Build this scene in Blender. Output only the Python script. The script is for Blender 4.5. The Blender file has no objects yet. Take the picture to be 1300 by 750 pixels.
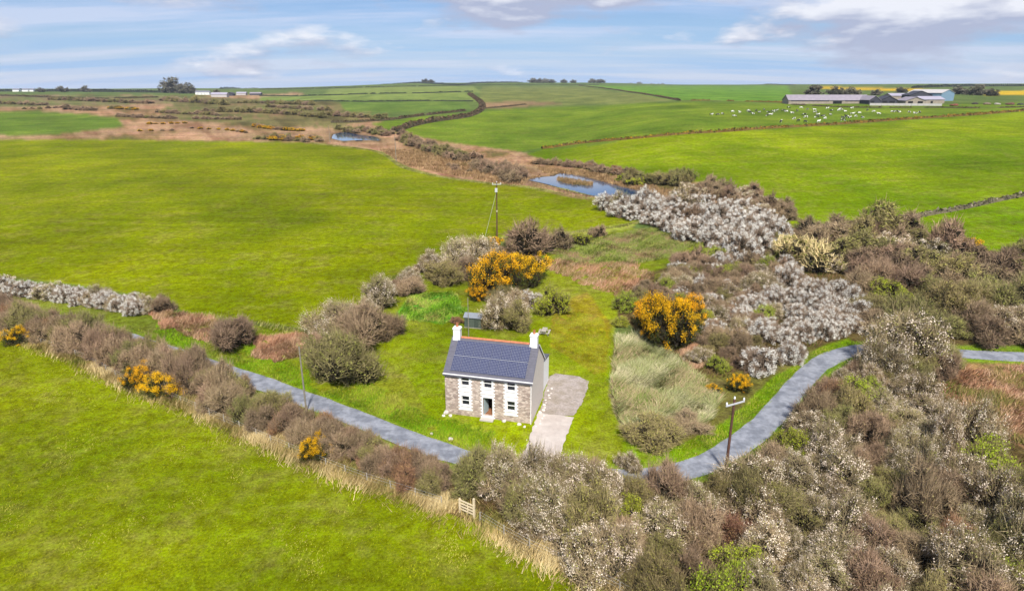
import bpy, bmesh, math, random
import numpy as np
from math import radians, sin, cos, pi
random.seed(7)
SC = bpy.context.scene
COL = SC.collection

# ------------------------------------------------------------------ camera, sky, sun, exposure
CAM_H, FPX, PITCH = 35.8, 800.0, math.atan(265.0 / 800.0)
cam_d = bpy.data.cameras.new('camera'); cam = bpy.data.objects.new('camera', cam_d); COL.objects.link(cam)
cam.location = (0, 0, CAM_H); cam.rotation_euler = (pi / 2 - PITCH, 0, 0)
cam_d.sensor_width = 36.0; cam_d.lens = 36.0 * FPX / 1300.0
cam_d.clip_start = 0.5; cam_d.clip_end = 20000
SC.camera = cam

SUN_EL, SUN_AZ = radians(50), radians(174)      # azimuth of the sun, clockwise from +Y: behind the camera, a little right
world = bpy.data.worlds.new('World'); SC.world = world; world.use_nodes = True
SC.view_settings.view_transform = 'Standard'; SC.view_settings.look = 'None'
SC.view_settings.exposure = 0.55; SC.view_settings.gamma = 1.0
SC.view_settings.use_curve_mapping = False
SC.cycles.max_bounces = 6; SC.cycles.diffuse_bounces = 3; SC.cycles.transparent_max_bounces = 8


def build_world():
    nt = world.node_tree; N = nt.nodes; L = nt.links; N.clear()
    out = N.new('ShaderNodeOutputWorld')
    sky = N.new('ShaderNodeTexSky'); sky.sky_type = 'NISHITA'; sky.sun_disc = False
    sky.sun_elevation = SUN_EL; sky.sun_rotation = SUN_AZ
    sky.air_density = 1.0; sky.dust_density = 0.3; sky.ozone_density = 1.6; sky.altitude = 60
    b1 = N.new('ShaderNodeBackground'); b1.inputs['Strength'].default_value = 0.060
    tint = N.new('ShaderNodeMix'); tint.data_type = 'RGBA'; tint.blend_type = 'MULTIPLY'; tint.inputs['Factor'].default_value = 1.0; tint.inputs['B'].default_value = (0.74, 0.88, 1.18, 1)
    L.new(sky.outputs[0], tint.inputs['A']); L.new(tint.outputs['Result'], b1.inputs['Color'])
    tc = N.new('ShaderNodeTexCoord'); sep = N.new('ShaderNodeSeparateXYZ'); L.new(tc.outputs['Generated'], sep.inputs[0])

    def math_n(op, a, b=None):
        m = N.new('ShaderNodeMath'); m.operation = op
        for i, v in enumerate((a, b)):
            if v is None: continue
            if isinstance(v, (int, float)): m.inputs[i].default_value = v
            else: L.new(v, m.inputs[i])
        return m.outputs[0]
    zz = math_n('ADD', math_n('MAXIMUM', sep.outputs['Z'], 0.0), 0.10)
    u = math_n('DIVIDE', sep.outputs['X'], zz); v = math_n('DIVIDE', sep.outputs['Y'], zz)
    cmb = N.new('ShaderNodeCombineXYZ'); L.new(u, cmb.inputs[0]); L.new(v, cmb.inputs[1])
    # thin high veil
    mp = N.new('ShaderNodeMapping'); L.new(cmb.outputs[0], mp.inputs[0]); mp.inputs['Scale'].default_value = (0.28, 1.1, 1); mp.inputs['Location'].default_value = (9.19, 5.8, 0)
    n1 = N.new('ShaderNodeTexNoise'); n1.inputs['Scale'].default_value = 0.9; n1.inputs['Detail'].default_value = 7; n1.inputs['Roughness'].default_value = 0.58
    L.new(mp.outputs[0], n1.inputs['Vector'])
    r1 = N.new('ShaderNodeMapRange'); r1.inputs['From Min'].default_value = 0.40; r1.inputs['From Max'].default_value = 0.60; L.new(n1.outputs['Fac'], r1.inputs['Value'])
    low = N.new('ShaderNodeMapRange'); low.interpolation_type = 'SMOOTHSTEP'; low.inputs['From Min'].default_value = 0.13; low.inputs['From Max'].default_value = -0.01; L.new(sep.outputs['Z'], low.inputs['Value'])
    veil = math_n('MAXIMUM', math_n('MULTIPLY', r1.outputs[0], 0.78), math_n('MULTIPLY', low.outputs[0], 0.86))
    vc = N.new('ShaderNodeMix'); vc.data_type = 'RGBA'; L.new(r1.outputs[0], vc.inputs['Factor']); vc.inputs['A'].default_value = (0.255, 0.395, 0.645, 1); vc.inputs['B'].default_value = (0.44, 0.495, 0.635, 1)
    # broken cumulus, lit from above, greyer below
    def cum(dz):
        mp = N.new('ShaderNodeMapping'); L.new(tc.outputs['Generated'], mp.inputs[0]); mp.inputs['Scale'].default_value = (1.0, 1.0, 3.6); mp.inputs['Location'].default_value = (CU[0], CU[1], CU[2] + dz); mp.label = 'cum'; mp.inputs['Rotation'].default_value = (0, 0, 0.17)
        n = N.new('ShaderNodeTexNoise'); n.inputs['Scale'].default_value = 4.2; n.inputs['Detail'].default_value = 8; n.inputs['Roughness'].default_value = 0.55; L.new(mp.outputs[0], n.inputs['Vector']); return n.outputs['Fac']
    CU = (4.66, 4.62, 4.38)
    ca, cb = cum(0.0), cum(0.07)
    r2 = N.new('ShaderNodeMapRange'); r2.inputs['From Min'].default_value = 0.495; r2.inputs['From Max'].default_value = 0.60; r2.inputs['To Max'].default_value = 0.92; L.new(ca, r2.inputs['Value'])
    lit = N.new('ShaderNodeMapRange'); lit.inputs['From Min'].default_value = -0.02; lit.inputs['From Max'].default_value = 0.12; L.new(math_n('SUBTRACT', ca, cb), lit.inputs['Value'])
    cr = N.new('ShaderNodeMix'); cr.data_type = 'RGBA'; L.new(lit.outputs[0], cr.inputs['Factor']); cr.inputs['A'].default_value = (0.315, 0.345, 0.46, 1); cr.inputs['B'].default_value = (0.62, 0.63, 0.68, 1)
    b2 = N.new('ShaderNodeBackground'); L.new(vc.outputs['Result'], b2.inputs['Color'])
    b3 = N.new('ShaderNodeBackground'); L.new(cr.outputs['Result'], b3.inputs['Color'])
    m1 = N.new('ShaderNodeMixShader'); L.new(veil, m1.inputs[0]); L.new(b1.outputs[0], m1.inputs[1]); L.new(b2.outputs[0], m1.inputs[2])
    m2 = N.new('ShaderNodeMixShader'); L.new(r2.outputs[0], m2.inputs[0]); L.new(m1.outputs[0], m2.inputs[1]); L.new(b3.outputs[0], m2.inputs[2])
    L.new(m2.outputs[0], out.inputs['Surface'])


build_world()
sun_d = bpy.data.lights.new('sun', 'SUN'); sun_d.energy = 4.5; sun_d.angle = radians(5); sun_d.color = (1.0, 0.955, 0.88)
sun = bpy.data.objects.new('sun', sun_d); COL.objects.link(sun)
sun.rotation_euler = (pi / 2 - SUN_EL, 0, -SUN_AZ + pi)

# ------------------------------------------------------------------ terrain
_R = np.array([0, 70, 100, 145, 215, 300, 400, 620, 1100, 1800, 2600, 4200, 9000.])
_ZM = np.array([0, 0, 0.6, 2.4, 3.3, 4.0, 5.4, 13, 26, 38, 50, 44, 20.])
_ZL = np.array([0, 0, 0.6, 2.4, 3.6, 4.4, 5.3, 10, 18, 24, 28, 20, 0.])
_ZR = np.array([0, 0, 0.6, 3.8, 8.0, 12.2, 17, 21.5, 27, 36, 44, 40, 20.])
_lr = np.linspace(math.log(10), math.log(9000), 900)


def _smooth(z):
    v = np.interp(np.exp(_lr), _R, z)
    k = np.hanning(61); k /= k.sum()
    return np.convolve(np.pad(v, 30, 'edge'), k, 'valid')


_SM, _SL, _SR = _smooth(_ZM), _smooth(_ZL), _smooth(_ZR)


def _ss(t):
    t = np.clip(t, 0, 1); return t * t * (3 - 2 * t)


def wob(x, y, s, seed=0.0):
    x = x / s; y = y / s
    return (np.sin(x * 1.0 + 1.3 * np.sin(y * 0.9 + seed) + seed) + np.sin(y * 1.17 + 1.1 * np.sin(x * 1.3 + 2 + seed) + 1.7 * seed)
            + 0.5 * np.sin(2.3 * x + 1.9 * y + seed * 3) + 0.5 * np.sin(2.1 * y - 2.7 * x + seed * 2.2)) / 3.0


PONDS = []          # (polygon, level)


def height(x, y, carve=True):
    x = np.asarray(x, float); y = np.asarray(y, float)
    r = np.hypot(x, y); az = np.degrees(np.arctan2(x, y))
    lr = np.log(np.clip(r, 10, 9000))
    m, l, g = np.interp(lr, _lr, _SM), np.interp(lr, _lr, _SL), np.interp(lr, _lr, _SR)
    wl = _ss((-az - 6) / 18.0); wr = _ss((az - 2) / 14.0)
    z = m + (l - m) * wl + (g - m) * wr
    far = _ss((r - 90) / 250.0)
    z = z + far * (wob(x, y, 46, 0.4) * 0.35 + np.clip(r / 1000, 0, 2) * wob(x, y, 260, 2.0) * 1.6)
    if carve:
        for poly, lev in PONDS:
            d = poly_dist(x, y, poly)
            w = _ss((14 - d) / 14.0)
            z = z + (np.minimum(z, lev + 0.35) - z) * w
            z = np.where(d < 2.0, lev - 0.5 + 0.4 * np.clip((d + 2) / 4, 0, 1.6) * 2, z)
    return z


def inside(x, y, poly):
    x = np.asarray(x, float); y = np.asarray(y, float); c = np.zeros(x.shape, bool)
    n = len(poly)
    for i in range(n):
        x0, y0 = poly[i]; x1, y1 = poly[(i + 1) % n]
        if y0 == y1: continue
        c ^= ((y0 > y) != (y1 > y)) & (x < (x1 - x0) * (y - y0) / (y1 - y0) + x0)
    return c


def seg_dist(x, y, pts, closed=False):
    d = np.full(np.shape(x), 1e9)
    n = len(pts)
    for i in range(n if closed else n - 1):
        ax, ay = pts[i]; bx, by = pts[(i + 1) % n]
        dx, dy = bx - ax, by - ay; q = dx * dx + dy * dy + 1e-9
        t = np.clip(((x - ax) * dx + (y - ay) * dy) / q, 0, 1)
        d = np.minimum(d, np.hypot(x - ax - t * dx, y - ay - t * dy))
    return d


def poly_dist(x, y, poly):
    d = seg_dist(x, y, poly, True)
    return np.where(inside(x, y, poly), -d, d)


_T = np.exp(np.linspace(math.log(20), math.log(6500), 1500))
CP, SP = cos(PITCH), sin(PITCH)


def at(px, py, carve=False):
    """ground point seen at a photograph position: used to survey where things stand"""
    u = (px - 650) / FPX; v = -(py - 375) / FPX
    d = np.array([u, CP + v * SP, -SP + v * CP]); d = d / np.hypot(d[0], d[1])
    X, Y, Z = d[0] * _T, d[1] * _T, CAM_H + d[2] * _T
    g = Z - height(X, Y, carve)
    k = np.argmax(g < 0) if (g < 0).any() else len(_T) - 1
    if k > 0 and g[k] < 0:
        w = g[k - 1] / (g[k - 1] - g[k]); t = _T[k - 1] + w * (_T[k] - _T[k - 1])
    else: t = _T[k]
    x, y = d[0] * t, d[1] * t
    return (float(x), float(y))


def P(pts): return [at(a, b) for a, b in pts]


def gz(x, y): return float(height(np.array([x]), np.array([y]))[0])


def metres(px, x, y):
    """size in metres of px photograph pixels at a place"""
    return px * (y * CP + (CAM_H - gz(x, y)) * SP) / FPX


def lin(c):
    c = c / 255.0
    return c / 12.92 if c <= 0.04045 else ((c + 0.055) / 1.055) ** 2.4


def A(r, g, b, k=0.56): return tuple(min(0.85, lin(v) * k) for v in (r, g, b))


# ------------------------------------------------------------------ materials
MATS = {}


def mat(name, color, rough=0.8, spec=0.25, metal=0.0, noise=0.0, nscale=4.0, objvar=0.0, hue=0.0, bump=0.0, attr=False, emit=None, trans=0.0, vary=None):
    if name in MATS: return MATS[name]
    m = bpy.data.materials.new(name); m.use_nodes = True; MATS[name] = m
    nt = m.node_tree; N = nt.nodes; L = nt.links
    b = N['Principled BSDF']; b.inputs['Roughness'].default_value = rough
    b.inputs['Specular IOR Level'].default_value = spec; b.inputs['Metallic'].default_value = metal
    if attr:
        a = N.new('ShaderNodeAttribute'); a.attribute_name = 'Col'; col = a.outputs['Color']
    else:
        a = N.new('ShaderNodeRGB'); a.outputs[0].default_value = (*color, 1); col = a.outputs[0]
    tc = N.new('ShaderNodeTexCoord')
    if vary:
        n0 = N.new('ShaderNodeTexNoise'); n0.inputs['Scale'].default_value = vary[1]; n0.inputs['Detail'].default_value = 5
        L.new(tc.outputs['Object'], n0.inputs['Vector'])
        r0 = N.new('ShaderNodeMapRange'); r0.inputs['From Min'].default_value = 0.42; r0.inputs['From Max'].default_value = 0.60; L.new(n0.outputs['Fac'], r0.inputs['Value'])
        mx = N.new('ShaderNodeMix'); mx.data_type = 'RGBA'; L.new(r0.outputs[0], mx.inputs['Factor']); L.new(col, mx.inputs['A']); mx.inputs['B'].default_value = (*vary[0], 1)
        col = mx.outputs['Result']
    if noise > 0:
        n = N.new('ShaderNodeTexNoise'); n.inputs['Scale'].default_value = nscale; n.inputs['Detail'].default_value = 6; n.inputs['Roughness'].default_value = 0.65
        L.new(tc.outputs['Object'], n.inputs['Vector'])
        r = N.new('ShaderNodeMapRange'); r.inputs['From Min'].default_value = 0.3; r.inputs['From Max'].default_value = 0.7
        r.inputs['To Min'].default_value = 1 - noise; r.inputs['To Max'].default_value = 1 + noise; L.new(n.outputs['Fac'], r.inputs['Value'])
        h = N.new('ShaderNodeHueSaturation'); L.new(r.outputs[0], h.inputs['Value']); L.new(col, h.inputs['Color']); col = h.outputs[0]
        if bump:
            bp = N.new('ShaderNodeBump'); bp.inputs['Strength'].default_value = bump; bp.inputs['Distance'].default_value = 0.05
            L.new(n.outputs['Fac'], bp.inputs['Height']); L.new(bp.outputs[0], b.inputs['Normal'])
    if objvar or hue:
        oi = N.new('ShaderNodeObjectInfo')
        r = N.new('ShaderNodeMapRange'); r.inputs['To Min'].default_value = 1 - objvar; r.inputs['To Max'].default_value = 1 + objvar; L.new(oi.outputs['Random'], r.inputs['Value'])
        h = N.new('ShaderNodeHueSaturation'); L.new(r.outputs[0], h.inputs['Value']); L.new(col, h.inputs['Color'])
        if hue:
            w = N.new('ShaderNodeMath'); w.operation = 'MULTIPLY'; w.inputs[1].default_value = 7.31; L.new(oi.outputs['Random'], w.inputs[0])
            fr = N.new('ShaderNodeMath'); fr.operation = 'FRACT'; L.new(w.outputs[0], fr.inputs[0])
            r3 = N.new('ShaderNodeMapRange'); r3.inputs['To Min'].default_value = 0.5 - hue; r3.inputs['To Max'].default_value = 0.5 + hue; L.new(fr.outputs[0], r3.inputs['Value'])
            L.new(r3.outputs[0], h.inputs['Hue'])
        col = h.outputs[0]
    L.new(col, b.inputs['Base Color'])
    if trans:
        b.inputs['Transmission Weight'].default_value = trans
    return m


# ------------------------------------------------------------------ mesh helpers
def link(name, data, parent=None):
    o = bpy.data.objects.new(name, data); COL.objects.link(o)
    if parent: o.parent = parent
    return o


def tag(o, label=None, cat=None, group=None, kind=None):
    if label: o['label'] = label
    if cat: o['category'] = cat
    if group: o['group'] = group
    if kind: o['kind'] = kind
    return o


def empty(name, loc, rz=0.0, label=None, cat=None, group=None):
    o = bpy.data.objects.new(name, None); COL.objects.link(o); o.empty_display_size = 0.3
    o.location = loc; o.rotation_euler = (0, 0, rz)
    return tag(o, label, cat, group)


def np_mesh(name, V, F, mats, midx=None, colors=None, smooth=False):
    me = bpy.data.meshes.new(name); V = np.ascontiguousarray(V, np.float32); F = np.ascontiguousarray(F, np.int32)
    k = F.shape[1]
    me.vertices.add(len(V)); me.vertices.foreach_set('co', V.ravel())
    me.loops.add(F.size); me.loops.foreach_set('vertex_index', F.ravel())
    me.polygons.add(len(F)); me.polygons.foreach_set('loop_start', np.arange(0, F.size, k, dtype=np.int32))
    if midx is not None: me.polygons.foreach_set('material_index', np.ascontiguousarray(midx, np.int32))
    if smooth: me.polygons.foreach_set('use_smooth', np.ones(len(F), bool))
    for m in mats: me.materials.append(m)
    me.update(calc_edges=True)
    if colors is not None:
        a = me.attributes.new('Col', 'FLOAT_COLOR', 'POINT'); c = np.ones((len(V), 4), np.float32); c[:, :3] = colors
        a.data.foreach_set('color', c.ravel())
    return me


class MB:
    def __init__(s): s.v = []; s.f = []

    def add(s, vs, fs):
        o = len(s.v); s.v += [tuple(map(float, q)) for q in vs]; s.f += [tuple(i + o for i in f) for f in fs]; return s

    def box(s, x0, x1, y0, y1, z0, z1):
        return s.add([(x0, y0, z0), (x1, y0, z0), (x1, y1, z0), (x0, y1, z0), (x0, y0, z1), (x1, y0, z1), (x1, y1, z1), (x0, y1, z1)],
                     [(3, 2, 1, 0), (4, 5, 6, 7), (0, 1, 5, 4), (1, 2, 6, 5), (2, 3, 7, 6), (3, 0, 4, 7)])

    def prism(s, poly, axis, a, b):
        """polygon (2D, counter-clockwise) swept along an axis from a to b"""
        n = len(poly)
        def pt(p, t): return {'x': (t, p[0], p[1]), 'y': (p[0], t, p[1]), 'z': (p[0], p[1], t)}[axis]
        vs = [pt(p, a) for p in poly] + [pt(p, b) for p in poly]
        fs = [tuple(range(n))[::-1], tuple(range(n, 2 * n))] + [(i, (i + 1) % n, n + (i + 1) % n, n + i) for i in range(n)]
        return s.add(vs, fs)

    def tube(s, p0, p1, r0, r1, n=6):
        p0 = np.array(p0, float); p1 = np.array(p1, float); d = p1 - p0; d /= np.linalg.norm(d) + 1e-9
        a = np.cross(d, [0, 0, 1.0]); a = a if np.linalg.norm(a) > 0.05 else np.cross(d, [0, 1.0, 0]); a /= np.linalg.norm(a); b = np.cross(d, a)
        vs = []
        for p, r in ((p0, r0), (p1, r1)):
            vs += [p + r * (cos(2 * pi * i / n) * a + sin(2 * pi * i / n) * b) for i in range(n)]
        return s.add(vs, [(i, (i + 1) % n, n + (i + 1) % n, n + i) for i in range(n)] + [tuple(range(n))[::-1], tuple(range(n, 2 * n))])

    def mesh(s, name, m):
        me = bpy.data.meshes.new(name); me.from_pydata(s.v, [], s.f); me.materials.append(m)
        bm = bmesh.new(); bm.from_mesh(me); bmesh.ops.recalc_face_normals(bm, faces=bm.faces); bm.to_mesh(me); bm.free()
        return me

    def build(s, name, m, parent=None): return link(name, s.mesh(name, m), parent)


# ------------------------------------------------------------------ water levels, lane, zones surveyed from the photograph
POND_A = P([(421, 176), (424, 169), (437, 165), (456, 170), (478, 174), (482, 179), (455, 179), (436, 180)])
POND_B = P([(668, 232), (690, 228), (704, 226), (710, 222), (728, 222), (750, 225), (775, 229), (805, 234), (838, 239), (852, 244), (840, 249), (800, 252), (770, 251), (740, 248), (715, 243), (690, 237)])
for pl in (POND_A, POND_B):
    zz = [float(height(np.array([a]), np.array([b]), False)[0]) for a, b in pl]
    PONDS.append((pl, float(np.mean(zz)) - 0.25))

LANE_PX = [(-90, 372), (-40, 382), (0, 391), (60, 403), (130, 420), (210, 445), (290, 472), (340, 489), (400, 511), (450, 530), (500, 550), (560, 572), (640, 594), (720, 604),
           (790, 607), (840, 603), (885, 592), (925, 572), (962, 546), (992, 515), (1016, 486), (1040, 463), (1072, 448), (1110, 442), (1160, 444), (1220, 449), (1270, 452), (1330, 454), (1420, 455)]


def spline(pts, step):
    pts = np.array(pts); out = []
    for i in range(len(pts) - 1):
        p0 = pts[max(i - 1, 0)]; p1 = pts[i]; p2 = pts[i + 1]; p3 = pts[min(i + 2, len(pts) - 1)]
        n = max(2, int(np.hypot(*(p2 - p1)) / step))
        for t in np.linspace(0, 1, n, endpoint=False):
            out.append(0.5 * (2 * p1 + (p2 - p0) * t + (2 * p0 - 5 * p1 + 4 * p2 - p3) * t * t + (3 * p1 - p0 - 3 * p2 + p3) * t ** 3))
    out.append(pts[-1]); return np.array(out)


LANE = spline(P(LANE_PX), 0.7)
LANE_PTS = [tuple(q) for q in LANE[::3]]

GROUND_BASE = A(104, 128, 62)
ZONES = [   # polygon in photograph positions, displayed colour, wobble
    ([(-200, 122), (380, 118), (470, 150), (600, 178), (690, 200), (1000, 260), (850, 262), (660, 244), (560, 230), (480, 196), (395, 182), (-200, 178)], (188, 156, 112), 1),       # marsh
    ([(230, 122), (420, 126), (480, 150), (430, 163), (330, 160), (200, 150)], (128, 122, 74), 1.5),
    ([(-200, 120), (260, 122), (240, 131), (60, 136), (-200, 136)], (118, 130, 76), 1),
    ([(-300, 141), (60, 142), (120, 146), (150, 151), (158, 161), (120, 165), (60, 172), (-300, 176)], (108, 140, 44), 0.3),
    ([(-500, 177), (150, 177), (395, 181), (470, 190), (492, 198), (512, 212), (560, 224), (610, 231), (680, 238), (760, 252), (805, 266), (822, 275), (800, 284), (740, 292), (640, 302), (590, 312), (540, 332), (500, 352), (470, 377), (430, 408), (380, 417), (310, 408), (240, 398), (200, 380), (100, 362), (0, 350), (-500, 300)], (130, 146, 0), 0.25),   # left field
    ([(470, 157), (520, 150), (600, 143), (625, 139), (700, 136), (850, 130), (1000, 131), (1180, 133), (1400, 128), (1400, 140), (1180, 150), (980, 163), (830, 174), (690, 188), (665, 193), (580, 182), (500, 168)], (114, 144, 34), 0.2),   # cow field
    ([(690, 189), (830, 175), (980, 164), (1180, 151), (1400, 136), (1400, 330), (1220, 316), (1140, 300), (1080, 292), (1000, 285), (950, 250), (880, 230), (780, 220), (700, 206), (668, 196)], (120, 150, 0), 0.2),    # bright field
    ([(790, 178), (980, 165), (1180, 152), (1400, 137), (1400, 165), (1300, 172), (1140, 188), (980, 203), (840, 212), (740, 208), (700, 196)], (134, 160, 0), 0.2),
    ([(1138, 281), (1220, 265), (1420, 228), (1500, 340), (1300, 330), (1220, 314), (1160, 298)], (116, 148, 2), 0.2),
    ([(612, 110), (730, 110), (830, 122), (860, 128), (700, 134), (625, 137), (608, 125)], (128, 140, 72), 0.2),
    ([(612, 131), (660, 128), (720, 131), (640, 138), (612, 138)], (164, 140, 96), 0.4),
    ([(735, 108), (1000, 109), (1010, 129), (860, 128), (800, 117)], (106, 156, 48), 0.2),
    ([(420, 113), (600, 110), (612, 118), (500, 120), (410, 121)], (138, 158, 80), 0.2),
    ([(330, 122), (600, 119), (608, 128), (540, 127), (330, 129)], (132, 156, 74), 0.2),
    ([(430, 130), (590, 129), (600, 138), (520, 142), (440, 142)], (110, 142, 56), 0.2),
    ([(830, 104.2), (900, 104.0), (1000, 105), (1012, 107.5), (900, 106.4)], (226, 196, 20), 0.05),
    ([(1035, 110), (1170, 113), (1200, 115.5), (1130, 115.5), (1035, 113)], (232, 200, 16), 0.05),
    ([(1245, 115.5), (1420, 114), (1420, 121), (1250, 121)], (236, 206, 18), 0.05),
    # scrub floor
    ([(815, 268), (950, 255), (1010, 288), (1090, 290), (1160, 300), (1300, 326), (1500, 350), (1500, 440), (1300, 446), (1100, 436), (1050, 440), (1000, 470), (960, 500), (900, 490), (780, 400), (780, 360), (850, 330), (900, 310), (860, 290)], (118, 104, 60), 0.5),
    ([(560, 585), (640, 602), (800, 622), (860, 618), (940, 586), (1000, 535), (1050, 475), (1090, 455), (1240, 462), (1500, 480), (1500, 1200), (900, 1200), (780, 755), (640, 690), (560, 648)], (112, 98, 56), 0.5),
    ([(-200, 385), (0, 402), (140, 432), (290, 482), (400, 520), (560, 582), (599, 658), (463, 612), (303, 546), (213, 506), (107, 458), (0, 425), (-200, 380)], (132, 112, 70), 0.5),
    # near field
    ([(-600, 300), (-200, 366), (0, 427), (60, 443), (107, 460), (160, 488), (213, 508), (250, 520), (303, 548), (399, 589), (463, 615), (507, 628), (599, 662), (676, 704), (722, 724), (790, 757), (900, 1200), (-600, 1200)], (134, 151, 10), 0.12),
    # garden and its banks
    ([(200, 400), (310, 412), (400, 422), (470, 385), (520, 345), (600, 318), (660, 310), (740, 300), (800, 290), (900, 305), (870, 330), (790, 360), (780, 420), (790, 500), (800, 604), (700, 600), (560, 576), (400, 505), (280, 465), (200, 435)], (134, 152, 26), 0.4),
    ([(395, 500), (470, 470), (560, 480), (565, 520), (640, 548), (680, 560), (640, 585), (560, 566), (450, 522)], (142, 152, 36), 0.4),
    ([(500, 400), (560, 410), (640, 425), (700, 400), (760, 400), (780, 440), (770, 520), (750, 560), (690, 580), (560, 560), (520, 480), (480, 450)], (138, 160, 10), 0.3),
    ([(700, 390), (745, 370), (775, 410), (770, 470), (755, 475), (700, 440)], (162, 158, 28), 0.5),
    ([(505, 400), (520, 375), (575, 372), (590, 395), (560, 412)], (104, 170, 44), 0.5),
    ([(700, 316), (760, 300), (830, 290), (890, 306), (850, 325), (780, 338), (720, 336)], (148, 162, 74), 0.6),
    ([(560, 300), (640, 300), (760, 290), (810, 282), (800, 290), (640, 308)], (168, 180, 72), 0.5),
    ([(850, 570), (920, 540), (990, 482), (1050, 440), (1000, 440), (950, 470), (890, 476), (860, 500)], (138, 136, 62), 0.5),
    ([(780, 425), (830, 428), (870, 470), (915, 505), (900, 535), (850, 562), (790, 552), (772, 500)], (152, 144, 98), 0.6),
    ([(790, 560), (860, 566), (920, 536), (980, 480), (1040, 440), (1080, 430), (1085, 440), (1040, 462), (1000, 505), (960, 545), (900, 582), (840, 598), (790, 600)], (126, 164, 12), 0.4),
    ([(1180, 462), (1300, 458), (1500, 462), (1500, 600), (1330, 590), (1230, 520), (1180, 488)], (150, 128, 76), 0.8),
    ([(1090, 438), (1320, 436), (1400, 445), (1400, 462), (1200, 458), (1100, 452)], (128, 160, 44), 0.5),
    ([(0, 365), (120, 380), (210, 400), (300, 432), (280, 462), (200, 440), (60, 404), (-100, 382), (-100, 350)], (122, 140, 40), 0.6),
]


R_G = np.random.default_rng(3)
MIXED = {(188, 156, 112): [(122, 116, 62), (150, 124, 76), (186, 150, 104), (206, 172, 124), (190, 160, 116), (160, 124, 84)], (128, 122, 74): [(104, 98, 58), (128, 122, 70), (146, 138, 84), (116, 126, 62), (160, 132, 92)], (118, 130, 76): [(104, 112, 62), (124, 132, 72), (140, 140, 84), (150, 128, 90)],
         (150, 128, 76): [(128, 140, 60), (170, 130, 92), (150, 112, 80), (184, 150, 96), (120, 116, 56)], (148, 162, 74): [(140, 162, 60), (156, 166, 76), (170, 160, 92), (150, 166, 70)]}


def build_ground():
    az = np.radians(np.concatenate([np.arange(-180, -48, 4.0), np.arange(-46, 46, 0.105), np.arange(48, 180, 4.0)]))
    r = 1.0 / np.linspace(1 / 36.0, 1 / 6000.0, 620)
    r = np.concatenate([[0.5, 8, 16, 24, 30], r, [7500, 9000]])
    nr, na = len(r), len(az)
    RR, AA = np.meshgrid(r, az, indexing='ij'); X = RR * np.sin(AA); Y = RR * np.cos(AA)
    Z = height(X, Y)
    C = np.zeros((nr, na, 3)); C[:] = GROUND_BASE
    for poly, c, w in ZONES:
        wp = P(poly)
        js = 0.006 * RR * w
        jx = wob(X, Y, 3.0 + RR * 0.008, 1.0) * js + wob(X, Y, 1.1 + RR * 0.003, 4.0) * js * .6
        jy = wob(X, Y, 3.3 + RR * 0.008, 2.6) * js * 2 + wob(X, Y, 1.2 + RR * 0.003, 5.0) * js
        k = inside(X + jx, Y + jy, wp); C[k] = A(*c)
        if c in MIXED:
            xk, yk = X[k], Y[k]; sc_ = 4 + RR[k] * .012; q = (wob(xk, yk, sc_ * 1.7, 1.4) + .8 * wob(xk, yk, sc_ * .6, 7.7) + R_G.normal(size=len(xk)) * .25)
            pal = np.array([A(*v) for v in MIXED[c]]); C[k] = pal[np.clip(((q + 1.1) / 2.2 * len(pal)), 0, len(pal) - 1).astype(int)]
    # lush verge right beside the lane, muddy margins round the ponds
    d = seg_dist(X, Y, LANE_PTS)
    m = (d > 1.5) & (d < 2.5 + 0.6 * wob(X, Y, 2, 3.0)); C[m] = C[m] * 0.35 + np.array(A(118, 156, 26)) * 0.65
    for pl, lev in PONDS:
        dd = poly_dist(X, Y, pl); m = dd < 4; C[m] = A(176, 148, 104)
        m = dd < 0.8; C[m] = A(70, 62, 48)
    mm = np.clip(1 + .16 * wob(X, Y, 21, 3.3) + .12 * wob(X, Y, 8, 6.1), .6, 1.4)[..., None]; C = C * mm
    Cb = C.copy(); Cb[1:-1] = .5 * C[1:-1] + .25 * (C[2:] + C[:-2]); C = .5 * Cb + .25 * (np.roll(Cb, 1, 1) + np.roll(Cb, -1, 1))
    idx = np.arange(nr * na).reshape(nr, na)
    a = idx[:-1, :]; b = idx[1:, :]; a2 = np.roll(a, -1, 1); b2 = np.roll(b, -1, 1)
    F = np.stack([a, a2, b2, b], -1).reshape(-1, 4)[:, ::-1]
    me = np_mesh('ground', np.stack([X, Y, Z], -1).reshape(-1, 3), F, [ground_mat()], colors=C.reshape(-1, 3), smooth=True)
    tag(link('ground', me), kind='structure')


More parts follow.
